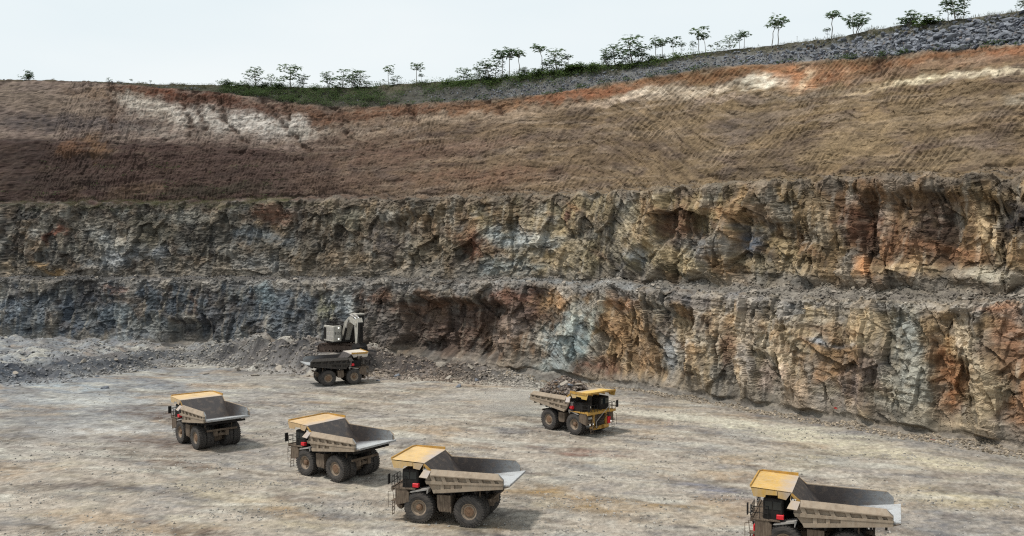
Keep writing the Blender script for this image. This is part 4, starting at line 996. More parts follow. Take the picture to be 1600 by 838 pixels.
def d_scrub(px, py):
    t = fbm(px / 22, py / 6, 521, 3)
    m = sstep(330, 370, px) * sstep(640, 560, px) + .75 * sstep(600, 700, px) * sstep(1010, 900, px) * sstep(150, 110, py + (px - 800) * .12) + .30 * sstep(1000, 1100, px) * sstep(1640, 1300, px) * sstep(88, 62, py + (px - 1100) * .14)
    return np.clip(m * (0.75 + t), 0, 1) * vis(px)
scrub('undergrowth', 9000, cum[6], cum[7], d_scrub, M_SCRUB, 'dark green scrub covering the rim bank at left of centre', 2.2, .7, 22, seed=1)
scrub('undergrowth', 3600, cum[7] - 16, cum[7], lambda px, py: vis(px) * sstep(640, 720, px) * sstep(1130, 1020, px) * np.clip(.5 + fbm(px / 18, py / 9, 523, 2), 0, 1), M_GREEN, 'fresh green scrub along the top of the bank at centre', 2.3, .75, 26, seed=2)
scrub('rank_grass', 5200, cum[7] - 14, cum[7] + 1, lambda px, py: vis(px) * (0.25 + .75 * sstep(180, 330, px)) * np.clip(.6 + fbm(px / 30, 0 * px, 525, 3), 0.1, 1), M_GRASS, 'rank grass along the skyline of the pit rim', .3, .3, 9, up=1.15, seed=3)
scrub('undergrowth', 1500, cum[6] - 2, cum[6] + 6, lambda px, py: vis(px) * sstep(540, 640, px) * np.clip(.15 + fbm(px / 22, py / 9, 533, 3), 0, 1), M_SCRUB, 'scrub along the lower edge of the rim bank', 1.0, .5, 14, seed=7)
scrub('rank_grass', 2600, cum[6] - 1, cum[7] - 8, lambda px, py: vis(px) * sstep(150, 300, px) * sstep(1500, 1150, px) * np.clip(.4 + fbm(px / 26, py / 10, 527, 3), 0, 1), M_GRASS, 'rank grass on the face of the rim bank', .25, .35, 9, up=1.15, seed=4)
scrub('ledge_grass', 9000, cum[4] - 3, cum[5] + 2, lambda px, py: vis(px) * sstep(500, 400, px) * np.clip(.75 + fbm(px / 26, py / 10, 529, 3), 0, 1), M_GRASS, 'strip of green grass along the upper ledge at left', .42, .35, 9, up=1.1, seed=5)
scrub('slope_weeds', 2600, cum[5], cum[5] + 45, lambda px, py: vis(px) * sstep(480, 380, px) * sstep(.15, .6, fbm(px / 40, py / 14, 531, 3)), M_SCRUB, 'weeds on the foot of the dug slope at left', .3, .5, 10, seed=6)
# a bare marker pole on the rim
r, c, p = wall_pt(cum[6], cum[7], 1246, trnd, .95)
mb = MB().tube((0, 0, -.3), (.03, 0, 1.5), .035, 8).box(-.05, .09, -.02, .02, 1.38, 1.5)
tag(mb.build('marker_pole', M_BARK, loc=p), 'bare thin marker pole standing on the rim between the isolated pair and the lone tree', 'pole')

# ================================================================ MACHINES
M_TAN = paint('dusty_body_paint', (.275, .215, .158), rough=.75, var=.3, scale=1.2, dust=(.33, .28, .22), dust_amt=.6)
def add_wear(m, x0, x1, col, col2):
    """paint scoured to bare steel where rock rolls over the edge"""
    n, l = m.node_tree.nodes, m.node_tree.links
    p = [q for q in n if q.type == 'BSDF_PRINCIPLED'][0]
    src = p.inputs['Base Color'].links[0].from_socket
    tc = n.new('ShaderNodeTexCoord'); sx = n.new('ShaderNodeSeparateXYZ'); l.new(tc.outputs['Object'], sx.inputs['Vector'])
    oi = n.new('ShaderNodeObjectInfo'); t = nz(n, l, .55, 4); t.noise_dimensions = '4D'
    w4 = n.new('ShaderNodeMath'); w4.operation = 'MULTIPLY'; l.new(oi.outputs['Random'], w4.inputs[0]); w4.inputs[1].default_value = 30; l.new(w4.outputs[0], t.inputs['W'])
    l.new(tc.outputs['Object'], t.inputs['Vector'])
    a = n.new('ShaderNodeMath'); a.operation = 'MULTIPLY_ADD'; l.new(t.outputs['Fac'], a.inputs[0]); a.inputs[1].default_value = -3.4; l.new(sx.outputs['X'], a.inputs[2])
    mr = n.new('ShaderNodeMapRange'); l.new(a.outputs[0], mr.inputs['Value']); mr.inputs['From Min'].default_value = x0; mr.inputs['From Max'].default_value = x1
    c = mixc(n, l, src, col, mr.outputs['Result'])
    t2_ = nz(n, l, 3.2, 4, tc.outputs['Object'], .7)
    r = ramp(n, l, t2_.outputs['Fac'], [(.62, (0, 0, 0)), (.70, (1, 1, 1))])
    sc = n.new('ShaderNodeMath'); sc.operation = 'MULTIPLY'; l.new(r.outputs['Color'], sc.inputs[0]); sc.inputs[1].default_value = .55
    l.new(mixc(n, l, c, col2, sc.outputs[0]), p.inputs['Base Color'])
M_CANOPY = paint('canopy_paint', None, rough=.6, var=.2, scale=.9, dust=(.46, .38, .29), dust_amt=.45, objcol=True)
add_wear(M_CANOPY, 4.2, 2.4, (.36, .32, .30), (.30, .20, .12))
add_wear(M_TAN, -60, -61, (.2, .2, .2), (.17, .125, .09))
M_YEL = paint('machine_yellow', (.46, .25, .035), rough=.5, var=.3, scale=1.5, dust=(.30, .23, .15), dust_amt=.6)
M_DARK = paint('grimy_shade_dark_steel', (.012, .011, .011), rough=.8, var=.3, scale=2, dust=(.05, .04, .032), dust_amt=.3)  # near black: the shade around the truck cab is put into this colour
M_BROWN = paint('muddy_brown_steel', (.09, .065, .048), rough=.85, var=.35, scale=2, dust=(.24, .19, .14), dust_amt=.6)
M_GREYP = paint('dusty_grey_steel', (.30, .29, .28), rough=.6, var=.2, scale=2, dust=(.36, .31, .25), dust_amt=.4)
M_RUB = paint('tyre_rubber', (.032, .031, .031), rough=.85, var=.25, scale=2, dust=(.105, .09, .078), dust_amt=.75)
M_RIM = paint('muddy_rim', (.26, .20, .15), rough=.8, var=.3, scale=3, dust=(.34, .27, .2), dust_amt=.6)
M_HUB = paint('rusty_hub', (.15, .085, .05), rough=.8, var=.35, scale=3, dust=(.26, .19, .13), dust_amt=.5)
M_RED = paint('red_enamel', (.62, .025, .035), rough=.4, var=.12, scale=2)
M_WHITE = paint('white_enamel', (.40, .385, .35), rough=.5, var=.25, scale=1.2, dust=(.30, .27, .21), dust_amt=.6)
M_TAPE = paint('faded_red_tape', (.34, .05, .04), rough=.7, var=.2, scale=4)
M_BLACKP = paint('black_plate', (.012, .012, .013), rough=.6, var=.1)
M_LET = paint('white_lettering', (.75, .75, .72), rough=.6, var=.1)
M_INK = paint('black_lettering', (.02, .02, .022), rough=.6, var=.1)
M_CHROME = paint('bright_rod', (.75, .75, .76), rough=.25, var=.05, metal=1.0)
M_MUD = paint('track_mud', (.055, .040, .034), rough=.95, var=.4, scale=2, dust=(.16, .115, .09), dust_amt=.7, bstr=.5)
def glass():
    m, n, l, p = new_mat('tinted_glass')
    p.inputs['Base Color'].default_value = (.012, .016, .018, 1); p.inputs['Roughness'].default_value = .08
    p.inputs['Specular IOR Level'].default_value = .6
    return m
M_GLASS = glass()
def lamp_glass():
    m, n, l, p = new_mat('lit_lamp')
    p.inputs['Base Color'].default_value = (.8, .8, .75, 1)
    p.inputs['Emission Color'].default_value = (1, .95, .85, 1); p.inputs['Emission Strength'].default_value = 1.3
    return m
M_LIT = lamp_glass()
M_LENS = paint('clear_lens', (.55, .55, .53), rough=.2, var=.1)
def steel_bed(nm, top, shift):
    """worn plate: dark with clinging dirt at the front, scoured bright towards the tail"""
    m, n, l, p = new_mat(nm)
    tc = n.new('ShaderNodeTexCoord'); sx = n.new('ShaderNodeSeparateXYZ'); l.new(tc.outputs['Object'], sx.inputs['Vector'])
    mp = n.new('ShaderNodeMapping'); mp.inputs['Scale'].default_value = (.5, 4, 4); l.new(tc.outputs['Object'], mp.inputs['Vector'])
    n1 = nz(n, l, 1.2, 5, mp.outputs['Vector'], .65); n2 = nz(n, l, 9, 3, tc.outputs['Object'])
    a = n.new('ShaderNodeMath'); a.operation = 'MULTIPLY_ADD'; l.new(n1.outputs['Fac'], a.inputs[0]); a.inputs[1].default_value = 2.6
    l.new(sx.outputs['X'], a.inputs[2])
    mr = n.new('ShaderNodeMapRange'); l.new(a.outputs[0], mr.inputs['Value'])
    mr.inputs['From Min'].default_value = 3.3 - shift; mr.inputs['From Max'].default_value = -0.9 - shift
    r = ramp(n, l, mr.outputs['Result'], [(0.0, (.050, .043, .042)), (.45, (top * .30 + .02, top * .31 + .02, top * .34 + .02)), (1.0, (top * .97, top, top * 1.02))])
    t3 = nz(n, l, 1.3, 5, tc.outputs['Object'], .7)
    dr = ramp(n, l, t3.outputs['Fac'], [(.5, (0, 0, 0)), (.68, (1, 1, 1))])
    dm = n.new('ShaderNodeMath'); dm.operation = 'MULTIPLY'; l.new(dr.outputs['Color'], dm.inputs[0]); dm.inputs[1].default_value = .6
    c_ = mixc(n, l, r.outputs['Color'], (.13, .10, .078), dm.outputs[0])
    t4 = nz(n, l, 14, 3, tc.outputs['Object'], .7)
    r4_ = ramp(n, l, t4.outputs['Fac'], [(.3, (.7, .7, .7)), (.7, (1.25, 1.25, 1.25))])
    l.new(mixc(n, l, c_, r4_.outputs['Color'], 1.0, 'MULTIPLY'), p.inputs['Base Color'])
    p.inputs['Metallic'].default_value = .15; p.inputs['Roughness'].default_value = .5
    bump(n, l, p, n2.outputs['Fac'], .2, .02)
    return m
M_BED = steel_bed('scoured_bed_steel', .44, 0.0)
M_WEAR = steel_bed('scoured_side_steel', .24, 1.2)
M_WEAR_OLD = paint('bed_side_steel', (.050, .045, .045), rough=.55, var=.45, scale=1.0, dust=(.13, .115, .10), dust_amt=.5, metal=.1)

def text_mesh(txt, size):
    cu = bpy.data.curves.new('lettering', 'FONT'); cu.body = txt; cu.size = size; cu.align_x = 'CENTER'; cu.align_y = 'CENTER'; cu.extrude = .006
    o = bpy.data.objects.new('lettering', cu); C.objects.link(o)
    dg = bpy.context.evaluated_depsgraph_get(); dg.update()
    me = bpy.data.meshes.new_from_object(o.evaluated_get(dg))
    bpy.data.objects.remove(o)
    return me
def lettering(txt, size, M, mat, parent, bold=1.0, name='lettering'):
    me = text_mesh(txt, size); me.transform(M); me.materials.clear(); me.materials.append(mat)
    o = bpy.data.objects.new(name, me); C.objects.link(o); o.parent = parent
    return o
def basis(x, y, o):
    x, y = Vector(x).normalized(), Vector(y).normalized(); z = x.cross(y)
    return Matrix(((x.x, y.x, z.x, o[0]), (x.y, y.y, z.y, o[1]), (x.z, y.z, z.z, o[2]), (0, 0, 0, 1)))

def tyre_mb(w=.50, r=1.55):
    mb = MB()
    k = r / 1.55
    prof = [(.74, -w * .78), (.84, -w * .94), (1.10, -w * 1.05), (1.34, -w * 1.0), (1.46, -w * .9), (1.505, -w * .72), (1.505, w * .72), (1.46, w * .9), (1.34, w * 1.0), (1.10, w * 1.05), (.84, w * .94), (.74, w * .78)]
    mb.lathe_y([(a * k, y) for a, y in prof], 48)
    n = 34                                                          # deep traction lugs, staggered left and right
    for side in (-1, 1):
        for i in range(n):
            t = 2 * math.pi * (i + (.5 if side > 0 else 0)) / n; dt = 2 * math.pi / n * .30; sk = 2 * math.pi / n * .55
            def P(rr, y, a): return (rr * k * math.cos(a), y, rr * k * math.sin(a))
            y0, y1 = side * w * .04, side * w * .97
            ro, ri = 1.565, 1.47
            mb.hexa([P(ri, y0, t - dt + sk), P(ri, y0, t + dt + sk), P(ri - .07, y1, t + dt), P(ri - .07, y1, t - dt),
                     P(ro, y0, t - dt + sk), P(ro, y0, t + dt + sk), P(ro - .03, y1, t + dt), P(ro - .03, y1, t - dt)])
    return mb
def make_truck():
    root = empty('haul_truck', (0, 0, 0))
    # frame and running gear
    f = MB()
    for s in (-1, 1):
        f.prism_y([(-1.9, 1.75), (7.3, 1.35), (7.3, 2.0), (5.0, 2.15), (-1.9, 2.45)], s * .55, s * 1.0)
    for x in (-1.6, .6, 2.6, 4.6): f.box(x - .18, x + .18, -.56, .56, 1.8, 2.1)
    f.build('chassis_frame', M_BROWN, root)
    ax = MB().lathe_y([(0, -1.9), (.45, -1.9), (.5, -.9), (.85, -.5), (.85, .5), (.5, .9), (.45, 1.9), (0, 1.9)], 20, c=(0, 0, 1.55))
    ax.tube((0, -1.1, 1.5), (1.9, -.7, 1.7), .2).tube((0, 1.1, 1.5), (1.9, .7, 1.7), .2).tube((-.7, 0, 1.6), (-1.7, 0, 2.1), .22)
    ax.build('axle_housing', M_BROWN, root)
    for s in (-1, 1):
        su = MB().tube((5.18, s * 1.2, 1.3), (5.18, s * 1.25, 3.3), .22, 12).tube((5.18, s * 1.2, 1.5), (5.18, s * 2.0, 1.55), .3, 12)
        su.build('front_strut', M_DARK, root)
        hc = MB().tube((1.6, s * 1.15, 1.8), (1.0, s * 1.15, 2.7), .2, 12).tube((1.0, s * 1.15, 2.7), (.6, s * 1.15, 3.35), .13, 12)
        hc.build('hoist_cylinder', M_DARK, root)
        sp = MB().tube((-1.0, s * .9, 1.6), (-1.3, s * .9, 2.9), .16, 10)
        sp.build('rear_strut', M_DARK, root)
        re = MB().box(-.9, -.76, s * 1.86 - .05, s * 1.86 + .05, 2.1, 3.9).box(-.88, -.78, s * 1.86 - .04, s * 1.86 + .04, 1.5, 2.1)
        re.build('rock_ejector', M_BROWN, root)
    # tanks between the axles
    t = MB().prism_y([(1.88, 2.98), (3.27, 2.96), (3.22, 1.75), (3.02, 1.36), (2.0, 1.36), (1.86, 1.6)], 1.3, 2.85)
    t.tube((2.5, 2.84, 1.62), (2.5, 2.9, 1.62), .17, 12).box(1.8, 1.9, 1.4, 2.9, 1.3, 1.9)
    t.build('fuel_tank', M_BROWN, root)
    MB().prism_y([(1.9, 2.9), (3.1, 2.9), (3.1, 1.7), (2.9, 1.5), (2.1, 1.5), (1.9, 1.7)], -2.7, -1.3).build('hydraulic_tank', M_BROWN, root)
    for s in (-1, 1):
        for z in (2.5, 2.05):
            pass
    # front end
    d = MB().box(5.5, 7.95, -3.0, 3.0, 3.32, 3.44).box(4.4, 5.5, -3.0, -.9, 3.34, 3.42).box(7.8, 8.0, -3.02, 3.02, 3.16, 3.5)
    d.build('deck', M_BROWN, root)
    for s in (-1, 1):
        fd = MB()
        y0, y1 = (1.9, 2.95) if s > 0 else (-2.95, -1.9)
        fd.prism_y([(6.1, 3.02), (5.95, 3.16), (4.2, 3.56), (4.1, 3.52), (4.25, 3.02), (4.32, 3.04), (4.3, 3.36), (5.9, 3.02)], y0, y1)
        fd.build('fender', M_GREYP, root)
        fs = MB().prism_y([(6.2, 2.1), (6.75, 1.9), (7.6, 1.7), (7.6, 3.3), (6.5, 3.3), (6.2, 3.0)], s * 1.9, s * 2.95)
        fs.build('front_pod', M_BROWN, root)
    h = MB().cbox(6.0, 7.45, -1.15, 1.15, 1.3, 3.3, .08)
    hood = h.build('radiator_housing', M_DARK, root)
    g = MB()
    for i in range(9): g.box(7.45, 7.5, -1.0 + i * .22, -.9 + i * .22, 1.5, 3.15)
    for z in (1.9, 2.4, 2.9): g.box(7.44, 7.49, -1.05, 1.05, z - .03, z + .03)
    g.build('grille', M_BROWN, hood)
    p = MB()
    for y in (-1.35, 1.35): p.box(7.35, 7.65, y - .18, y + .18, 1.3, 3.15)
    p.box(7.3, 7.66, -1.9, 1.9, 1.05, 1.38).box(7.5, 7.75, -1.55, 1.55, .9, 1.06)
    bmp = p.build('bumper', M_BROWN, root)
    MB().tube((7.85, .35, 1.2), (7.85, 1.35, 1.2), .28, 14).build('tow_drum', M_BROWN, bmp)
    rb = MB()
    for y in (1.5, 1.72, 1.94): rb.tube((7.8, y, 1.5), (7.8, y, 2.5), .1, 8)
    rb.build('extinguisher_bottle', M_RED, root)
    for y in (-2.25, -1.65, 1.65, 2.25):
        hl = MB().tube((7.6, y, 1.75), (7.72, y, 1.75), .15, 12); o = hl.build('headlight', M_DARK, root)
        MB().tube((7.72, y, 1.75), (7.735, y, 1.75), .12, 12).build('lens', M_LENS, o)
    st = MB()                                                       # the stairway that crosses the radiator
    a, b = Vector((7.95, -1.5, 1.2)), Vector((7.95, 1.3, 3.3))
    for dx in (-.28, .28): st.tube(a + Vector((dx, 0, 0)), b + Vector((dx, 0, 0)), .05, 6)
    for i in range(9):
        q = a.lerp(b, (i + .5) / 9); st.box(q.x - .27, q.x + .27, q.y - .1, q.y + .1, q.z - .02, q.z + .02)
    sw = st.build('stairway', M_DARK, root)
    hr = MB().path([a + Vector((.3, 0, .1)), a + Vector((.3, 0, 1.0)), b + Vector((.3, 0, .9)), b + Vector((.3, 0, 0))], .035)
    hr.build('stair_rail', M_GREYP, sw)
    for s in (-1, 1):
        ld = MB()
        for dy in (-.24, .24):
            ld.path([(8.05, s * 2.3 + dy, 2.0), (8.1, s * 2.3 + dy, 1.2), (8.12, s * 2.3 + dy, .5)], .035)
        for z in (.6, .95, 1.3, 1.65): ld.box(8.05, 8.15, s * 2.3 - .24, s * 2.3 + .24, z - .02, z + .02)
        ld.path([(8.5, s * 2.62, 1.3), (8.52, s * 2.62, 2.85), (8.0, s * 2.62, 2.95)], .03).path([(8.1, s * 2.0, 1.4), (8.3, s * 2.0, 2.9), (8.0, s * 2.0, 2.95)], .03)
        ld.box(7.6, 8.15, s * 2.3 - .4, s * 2.3 + .4, 1.95, 2.03)
        ld.build('ladder', M_BROWN, root)
        rl = MB()
        for x, y in ((7.95, s * .9), (7.95, s * 1.6), (7.95, s * 2.3), (7.95, s * 2.95), (7.2, s * 2.95), (6.5, s * 2.95)):
            rl.tube((x, y, 3.44), (x, y, 4.5), .035, 6)
        for z in (3.97, 4.5): rl.path([(7.95, s * .9, z), (7.95, s * 2.95, z), (6.5, s * 2.95, z)], .032)
        rl.build('handrail', M_DARK, root)
        mr = MB().path([(7.95, s * 2.95, 3.9), (8.25, s * 3.05, 3.95), (8.25, s * 3.05, 4.6)], .04).box(8.18, 8.28, s * 3.05 - .22, s * 3.05 + .22, 3.75, 4.75)
        mr.build('mirror', M_DARK, root)
    cab = MB().cbox(5.25, 6.95, .75, 2.75, 3.44, 5.25, .1)
    cb = cab.build('cab', M_DARK, root)
    def pane(pts): MB().hexa(pts).build('window', M_GLASS, cb)
    pane([(6.93, .95, 4.25), (6.975, .95, 4.25), (6.975, 2.55, 4.25), (6.93, 2.55, 4.25), (6.93, .95, 5.0), (6.975, .95, 5.0), (6.975, 2.55, 5.0), (6.93, 2.55, 5.0)])
    for x0, x1 in ((5.45, 6.1), (6.2, 6.8)):
        pane([(x0, 2.73, 4.3), (x1, 2.73, 4.3), (x1, 2.775, 4.3), (x0, 2.775, 4.3), (x0, 2.73, 5.0), (x1, 2.73, 5.0), (x1, 2.775, 5.0), (x0, 2.775, 5.0)])
    MB().cbox(5.19, 5.80, 2.55, 2.95, 3.56, 3.92, .03).build('fire_cabinet', M_RED, root)
    MB().cbox(4.7, 6.6, -2.6, -.9, 3.43, 4.75, .1).box(4.2, 4.6, -1.0, .6, 2.4, 4.6).build('control_cabinet', M_DARK, root)
    for y in (-2.55, -1.95):
        MB().tube((4.45, y, 3.6), (4.45, y, 4.55), .26, 14).tube((4.45, y, 4.55), (4.45, y, 4.7), .34, 14).build('air_filter', M_GREYP, root)
    MB().tube((4.6, -2.98, 3.95), (5.05, -2.98, 3.95), .26, 14).build('accumulator', M_RED, root)
    # wheels
    ty = tyre_mb()
    for (x, y, s) in ((5.18, 2.42, 1), (5.18, -2.42, -1), (0, 2.42, 1), (0, 1.34, 1), (0, -1.34, -1), (0, -2.42, -1)):
        front = x > 1
        w = MB().lathe_y([(.745, .42), (.80, .43), (.80, .36), (.66, .30), (.62, .16 if front else .22), (.55, .10 if front else .34), (.30, .12 if front else .36), (.0, .12 if front else .36)], 32)
        w.lathe_y([(.745, -.39), (.66, -.3), (.3, -.2), (0, -.2)], 24)
        wo = w.build('wheel', M_RIM, root)
        tmesh = MB(); tmesh.v, tmesh.f, tmesh.m = ty.v, ty.f, ty.m
        if x == 5.18 and y > 0:
            to = tmesh.build('tyre', M_RUB, wo); tyre_data = to.data
        else:
            to = bpy.data.objects.new('tyre', tyre_data); C.objects.link(to); to.parent = wo
        hb = MB().lathe_y([(.0, .46), (.14, .46), (.18, .42), (.30, .38), (.34, .14), (.36, .0)] if front else [(0, .42), (.12, .42), (.14, .40), (.46, .39), (.50, .36), (.50, .0)], 24)
        for i in range(10):
            t_ = 2 * math.pi * i / 10; rr = .24 if front else .41; hb.tube((rr * math.cos(t_), .36, rr * math.sin(t_)), (rr * math.cos(t_), .43, rr * math.sin(t_)), .028, 6)
        hb.build('hub', M_HUB, wo)
        wo.location = (x, y, 1.55); wo.rotation_euler = (0, random.Random(x + y).uniform(0, 6), 0 if s > 0 else math.pi)
    # the dump body
    bed = MB().prism_y([(2.15, 3.47), (-4.13, 4.47), (-4.13, 4.25), (-3.5, 4.05), (2.6, 3.15)], -2.93, 2.93)
    bd = bed.build('dump_body', M_BED, root)
    MB().prism_y([(2.15, 3.44), (4.55, 6.05), (4.72, 6.0), (3.5, 3.25), (2.6, 3.1)], -2.95, 2.95).build('front_wall', M_WEAR, bd)
    can = MB()                                                      # canopy plate with clipped front corners
    pl = [(4.5, -3.05), (7.75, -3.05), (8.05, -2.6), (8.05, 2.85), (7.95, 3.05), (4.5, 3.05)]
    zt = lambda x: 6.06 + (x - 4.5) * .044
    can.add([(x, y, zt(x)) for x, y in pl] + [(x, y, zt(x) - .09) for x, y in pl], [tuple(range(6)), tuple(range(11, 5, -1))] + [((i + 1) % 6, i, i + 6, (i + 1) % 6 + 6) for i in range(6)])
    co = can.build('canopy', M_CANOPY, bd); co.color = (.62, .40, .14, 1)
    lip = MB()
    lip.box(7.97, 8.08, -2.6, 2.9, 6.12, 6.36).box(4.55, 7.75, -3.11, -3.03, 6.0, 6.34)
    lip.hexa([(7.72, -3.1, 6.1), (7.8, -3.1, 6.1), (8.1, -2.6, 6.1), (8.0, -2.6, 6.1), (7.72, -3.1, 6.34), (7.8, -3.1, 6.34), (8.1, -2.6, 6.35), (8.0, -2.6, 6.35)])
    for y in (-2.0, -.7, .7, 2.0): lip.box(4.8, 7.9, y - .06, y + .06, 5.86, 6.03)
    lo = lip.build('canopy_lip', M_YEL, bd)
    for s in (-1, 1):
        sk = MB()
        y0, y1 = (2.99, 3.05) if s > 0 else (-3.05, -2.99)
        for pts in ([(8.0, 6.2), (7.72, 5.38), (6.75, 5.40), (6.7, 5.62), (5.72, 5.66), (5.75, 6.1)], [(5.70, 6.1), (5.67, 5.44), (5.0, 5.34), (4.55, 6.04)]):
            sk.prism_y(pts, y0, y1)
        so = sk.build('canopy_skirt', M_CANOPY, bd); so.color = (.62, .40, .14, 1)
        # side wall with bolster, ribs and pockets
        sw_ = MB(); a_, b_ = (2.86, 3.0) if s > 0 else (-3.0, -2.86)
        sw_.prism_y([(3.44, 3.18), (-3.55, 4.08), (-3.55, 4.95), (-3.05, 5.4), (3.8, 5.38), (4.55, 6.02), (4.62, 5.4), (4.39, 4.43), (4.19, 4.05)], a_, b_)
        wo = sw_.build('side_wall', M_WEAR, bd)
        sk2 = MB()
        def plate(pts, t=.05, off=0.0):
            y = 3.0 + off; sk2.prism_y(pts, s * y if s > 0 else s * (y + t), s * (y + t) if s > 0 else s * y)
        plate([(3.5, 3.2), (-3.53, 4.08), (-3.53, 4.93), (-3.1, 5.3), (3.8, 5.3), (4.36, 4.43), (4.16, 4.07)], .012, .002)
        plate([(4.22, 4.05), (.55, 4.22), (-3.53, 4.42), (-3.53, 4.62), (.5, 4.44), (4.36, 4.36)], .26, .014)
        plate([(3.5, 3.19), (-3.53, 4.07), (-3.53, 4.40), (.55, 4.20), (.55, 3.88), (3.62, 3.50)], .22, .014)
        for x in (2.6, 1.55): plate([(x + .16, 3.6 + (2.6 - x) * .12), (x - .16, 3.64 + (2.6 - x) * .12), (x - .16, 4.12), (x + .16, 4.12)], .18, .014)
        sk2.build('side_plating', M_TAN, bd)
        bo = MB().prism_x([(s * 2.9, 5.46), (s * 3.0, 5.47), (s * 3.34, 4.98), (s * 3.33, 4.88), (s * 3.0, 4.86), (s * 2.9, 5.2)][::(1 if s > 0 else -1)], -2.98, 3.8)
        n0 = len(bo.v)
        bo.v = [(x - (.55 * max(0, (5.46 - z) / .6)) if x < 0 else x, y, z) for x, y, z in bo.v]
        bo.build('top_bolster', M_TAN, bd)
        for x in (3.55, 2.45, 1.2, -.05, -1.3, -2.55, -3.3):
            rb_ = MB(); w_ = .19
            rb_.prism_y([(x + w_ + .12, 4.9), (x - w_ + .12, 4.9), (x - w_ - .12, 4.35 + .05 * (3.5 - x) / 3), (x + w_ - .12, 4.35 + .05 * (3.5 - x) / 3)], s * 3.014 if s > 0 else s * 3.24, s * 3.24 if s > 0 else s * 3.014)
            rb_.build('side_rib', M_TAN, bd)
        dp = MB().hexa([(4.55, s * 3.04, 5.34), (3.82, s * 3.04, 5.3), (4.05, s * 3.5, 4.66), (4.88, s * 3.5, 4.72), (4.55, s * 3.08, 5.38), (3.82, s * 3.08, 5.34), (4.05, s * 3.54, 4.70), (4.88, s * 3.54, 4.76)])
        do = dp.build('deflector_plate', M_CANOPY, bd); do.color = (.50, .36, .17, 1)
        gs = MB(); gs.prism_y([(3.8, 5.42), (4.56, 6.04), (4.66, 5.4), (4.5, 4.9), (4.1, 5.0)], *((3.003, 3.03) if s > 0 else (-3.03, -3.003)))
        gs.build('gusset_plate', M_YEL, bd)
    tl = MB().hexa([(-3.5, -3.1, 4.1), (-4.1, -2.95, 4.27), (-4.1, 2.95, 4.27), (-3.5, 3.1, 4.1), (-3.5, -3.1, 4.2), (-4.15, -2.95, 4.35), (-4.15, 2.95, 4.35), (-3.5, 3.1, 4.2)])
    tl.build('tail_beam', M_BROWN, bd)
    un = MB()
    for y in (-.8, .8): un.prism_y([(2.6, 3.1), (-2.9, 3.95), (-2.9, 3.7), (-1.2, 3.05), (2.4, 2.55)], y - .16, y + .16)
    for x in (1.8, .6, -.6, -1.8, -3.0):
        z = 3.25 - (x - 2) * .13
        un.box(x - .1, x + .1, -2.8, 2.8, z - .28, z - .02)
    un.build('body_beam', M_DARK, bd)
    tlm = MB()
    for y in (-1.9, -1.5, 1.5, 1.9): tlm.box(-2.16, -2.08, y - .1, y + .1, 2.55, 2.7)
    tlm.box(-2.1, -1.9, -2.1, 2.1, 2.5, 2.75)
    tlm.build('tail_lamp_bar', M_BROWN, root)
    return root
proto = make_truck()
IDX = child_index()
TL = dict(front=('tan haul truck with pale yellow canopy and bright tail, nearest of the row of three', (.54, .36, .145), '181'),
          second=('tan haul truck with faded yellow canopy, middle one of the slanting row of three', (.50, .335, .165), '183'),
          third=('tan haul truck turned tail on, farthest left in the slanting row of three', (.53, .37, .18), ''),
          corner=('haul truck with deep yellow canopy, cut off by the bottom edge at right', (.50, .305, .075), '187'),
          loaded=('yellow fronted haul truck carrying a heap of broken rock and driving right', (.56, .355, .065), '184'),
          digger=('dark dirty haul truck with whitish canopy waiting under the white excavator', (.52, .48, .42), ''))
NAMES = list(TRUCKS)
trucks = {}
for i, k in enumerate(NAMES):
    trucks[k] = proto if i == 0 else copy_tree(proto, IDX)
IDX2 = child_index()
def find(o, nm): return [d for c in IDX2.get(o, []) for d in [c] + IDX2.get(c, []) if d.name.split('.')[0] == nm]
M_SHADEBODY = paint('shade_dark_body_paint', (.030, .027, .025), rough=.7, var=.3, scale=1.2, dust=(.09, .075, .06), dust_amt=.5)  # body colour darkened to carry the shade of the side turned from the sun
for k in NAMES:
    o = trucks[k]; x, y, a = TRUCKS[k]
    o.location = (x, y, float(floor_z(np.array([x]), np.array([y]))[0]) * 0); o.rotation_euler = (0, 0, R(a))
    lab, colr, num = TL[k]
    tag(o, lab, 'haul truck', 'haul trucks on the pit floor')
    for nm in ('canopy', 'canopy_skirt'):
        for c_ in find(o, nm): c_.color = (*colr, 1)
    for c_ in find(o, 'deflector_plate'): c_.color = (colr[0] * .85, colr[1] * .9, colr[2] * 1.2, 1)
    bd = find(o, 'dump_body')[0]
    for s in (-1, 1):
        pm = MB().prism_y([(4.08, 5.18), (4.55, 5.78), (4.62, 5.45), (4.5, 5.12)], *((3.034, 3.05) if s > 0 else (-3.05, -3.034)))
        po = pm.build('number_plate', M_BLACKP, bd)
        if num:
            lt = lettering(num, .36, basis((-s, 0, 0), (0, 0, 1), (4.42, s * 3.056, 5.36)), M_LET, bd)
    if num:
        pm = MB().box(7.61, 7.63, -2.55, -1.85, 2.35, 2.95).build('number_plate', M_BLACKP, o)
        lettering(num, .52, basis((0, 1, 0), (0, 0, 1), (7.64, -2.2, 2.65)), M_LET, o)
    if k == 'loaded':
        for nm in ('deck', 'bumper', 'tow_drum'):
            for c_ in find(o, nm):
                c_.data = c_.data.copy(); c_.data.materials[0] = M_YEL
        for c_ in find(o, 'lens'):
            c_.data = c_.data.copy(); c_.data.materials[0] = M_LIT
    if k == 'digger':
        for nm in ('side_plating', 'top_bolster', 'side_rib', 'gusset_plate', 'deflector_plate'):
            for c_ in find(o, nm):
                c_.data = c_.data.copy(); c_.data.materials[0] = M_SHADEBODY
        find(o, 'side_plating')[0]['label'] = 'body side coloured near black for its shade'
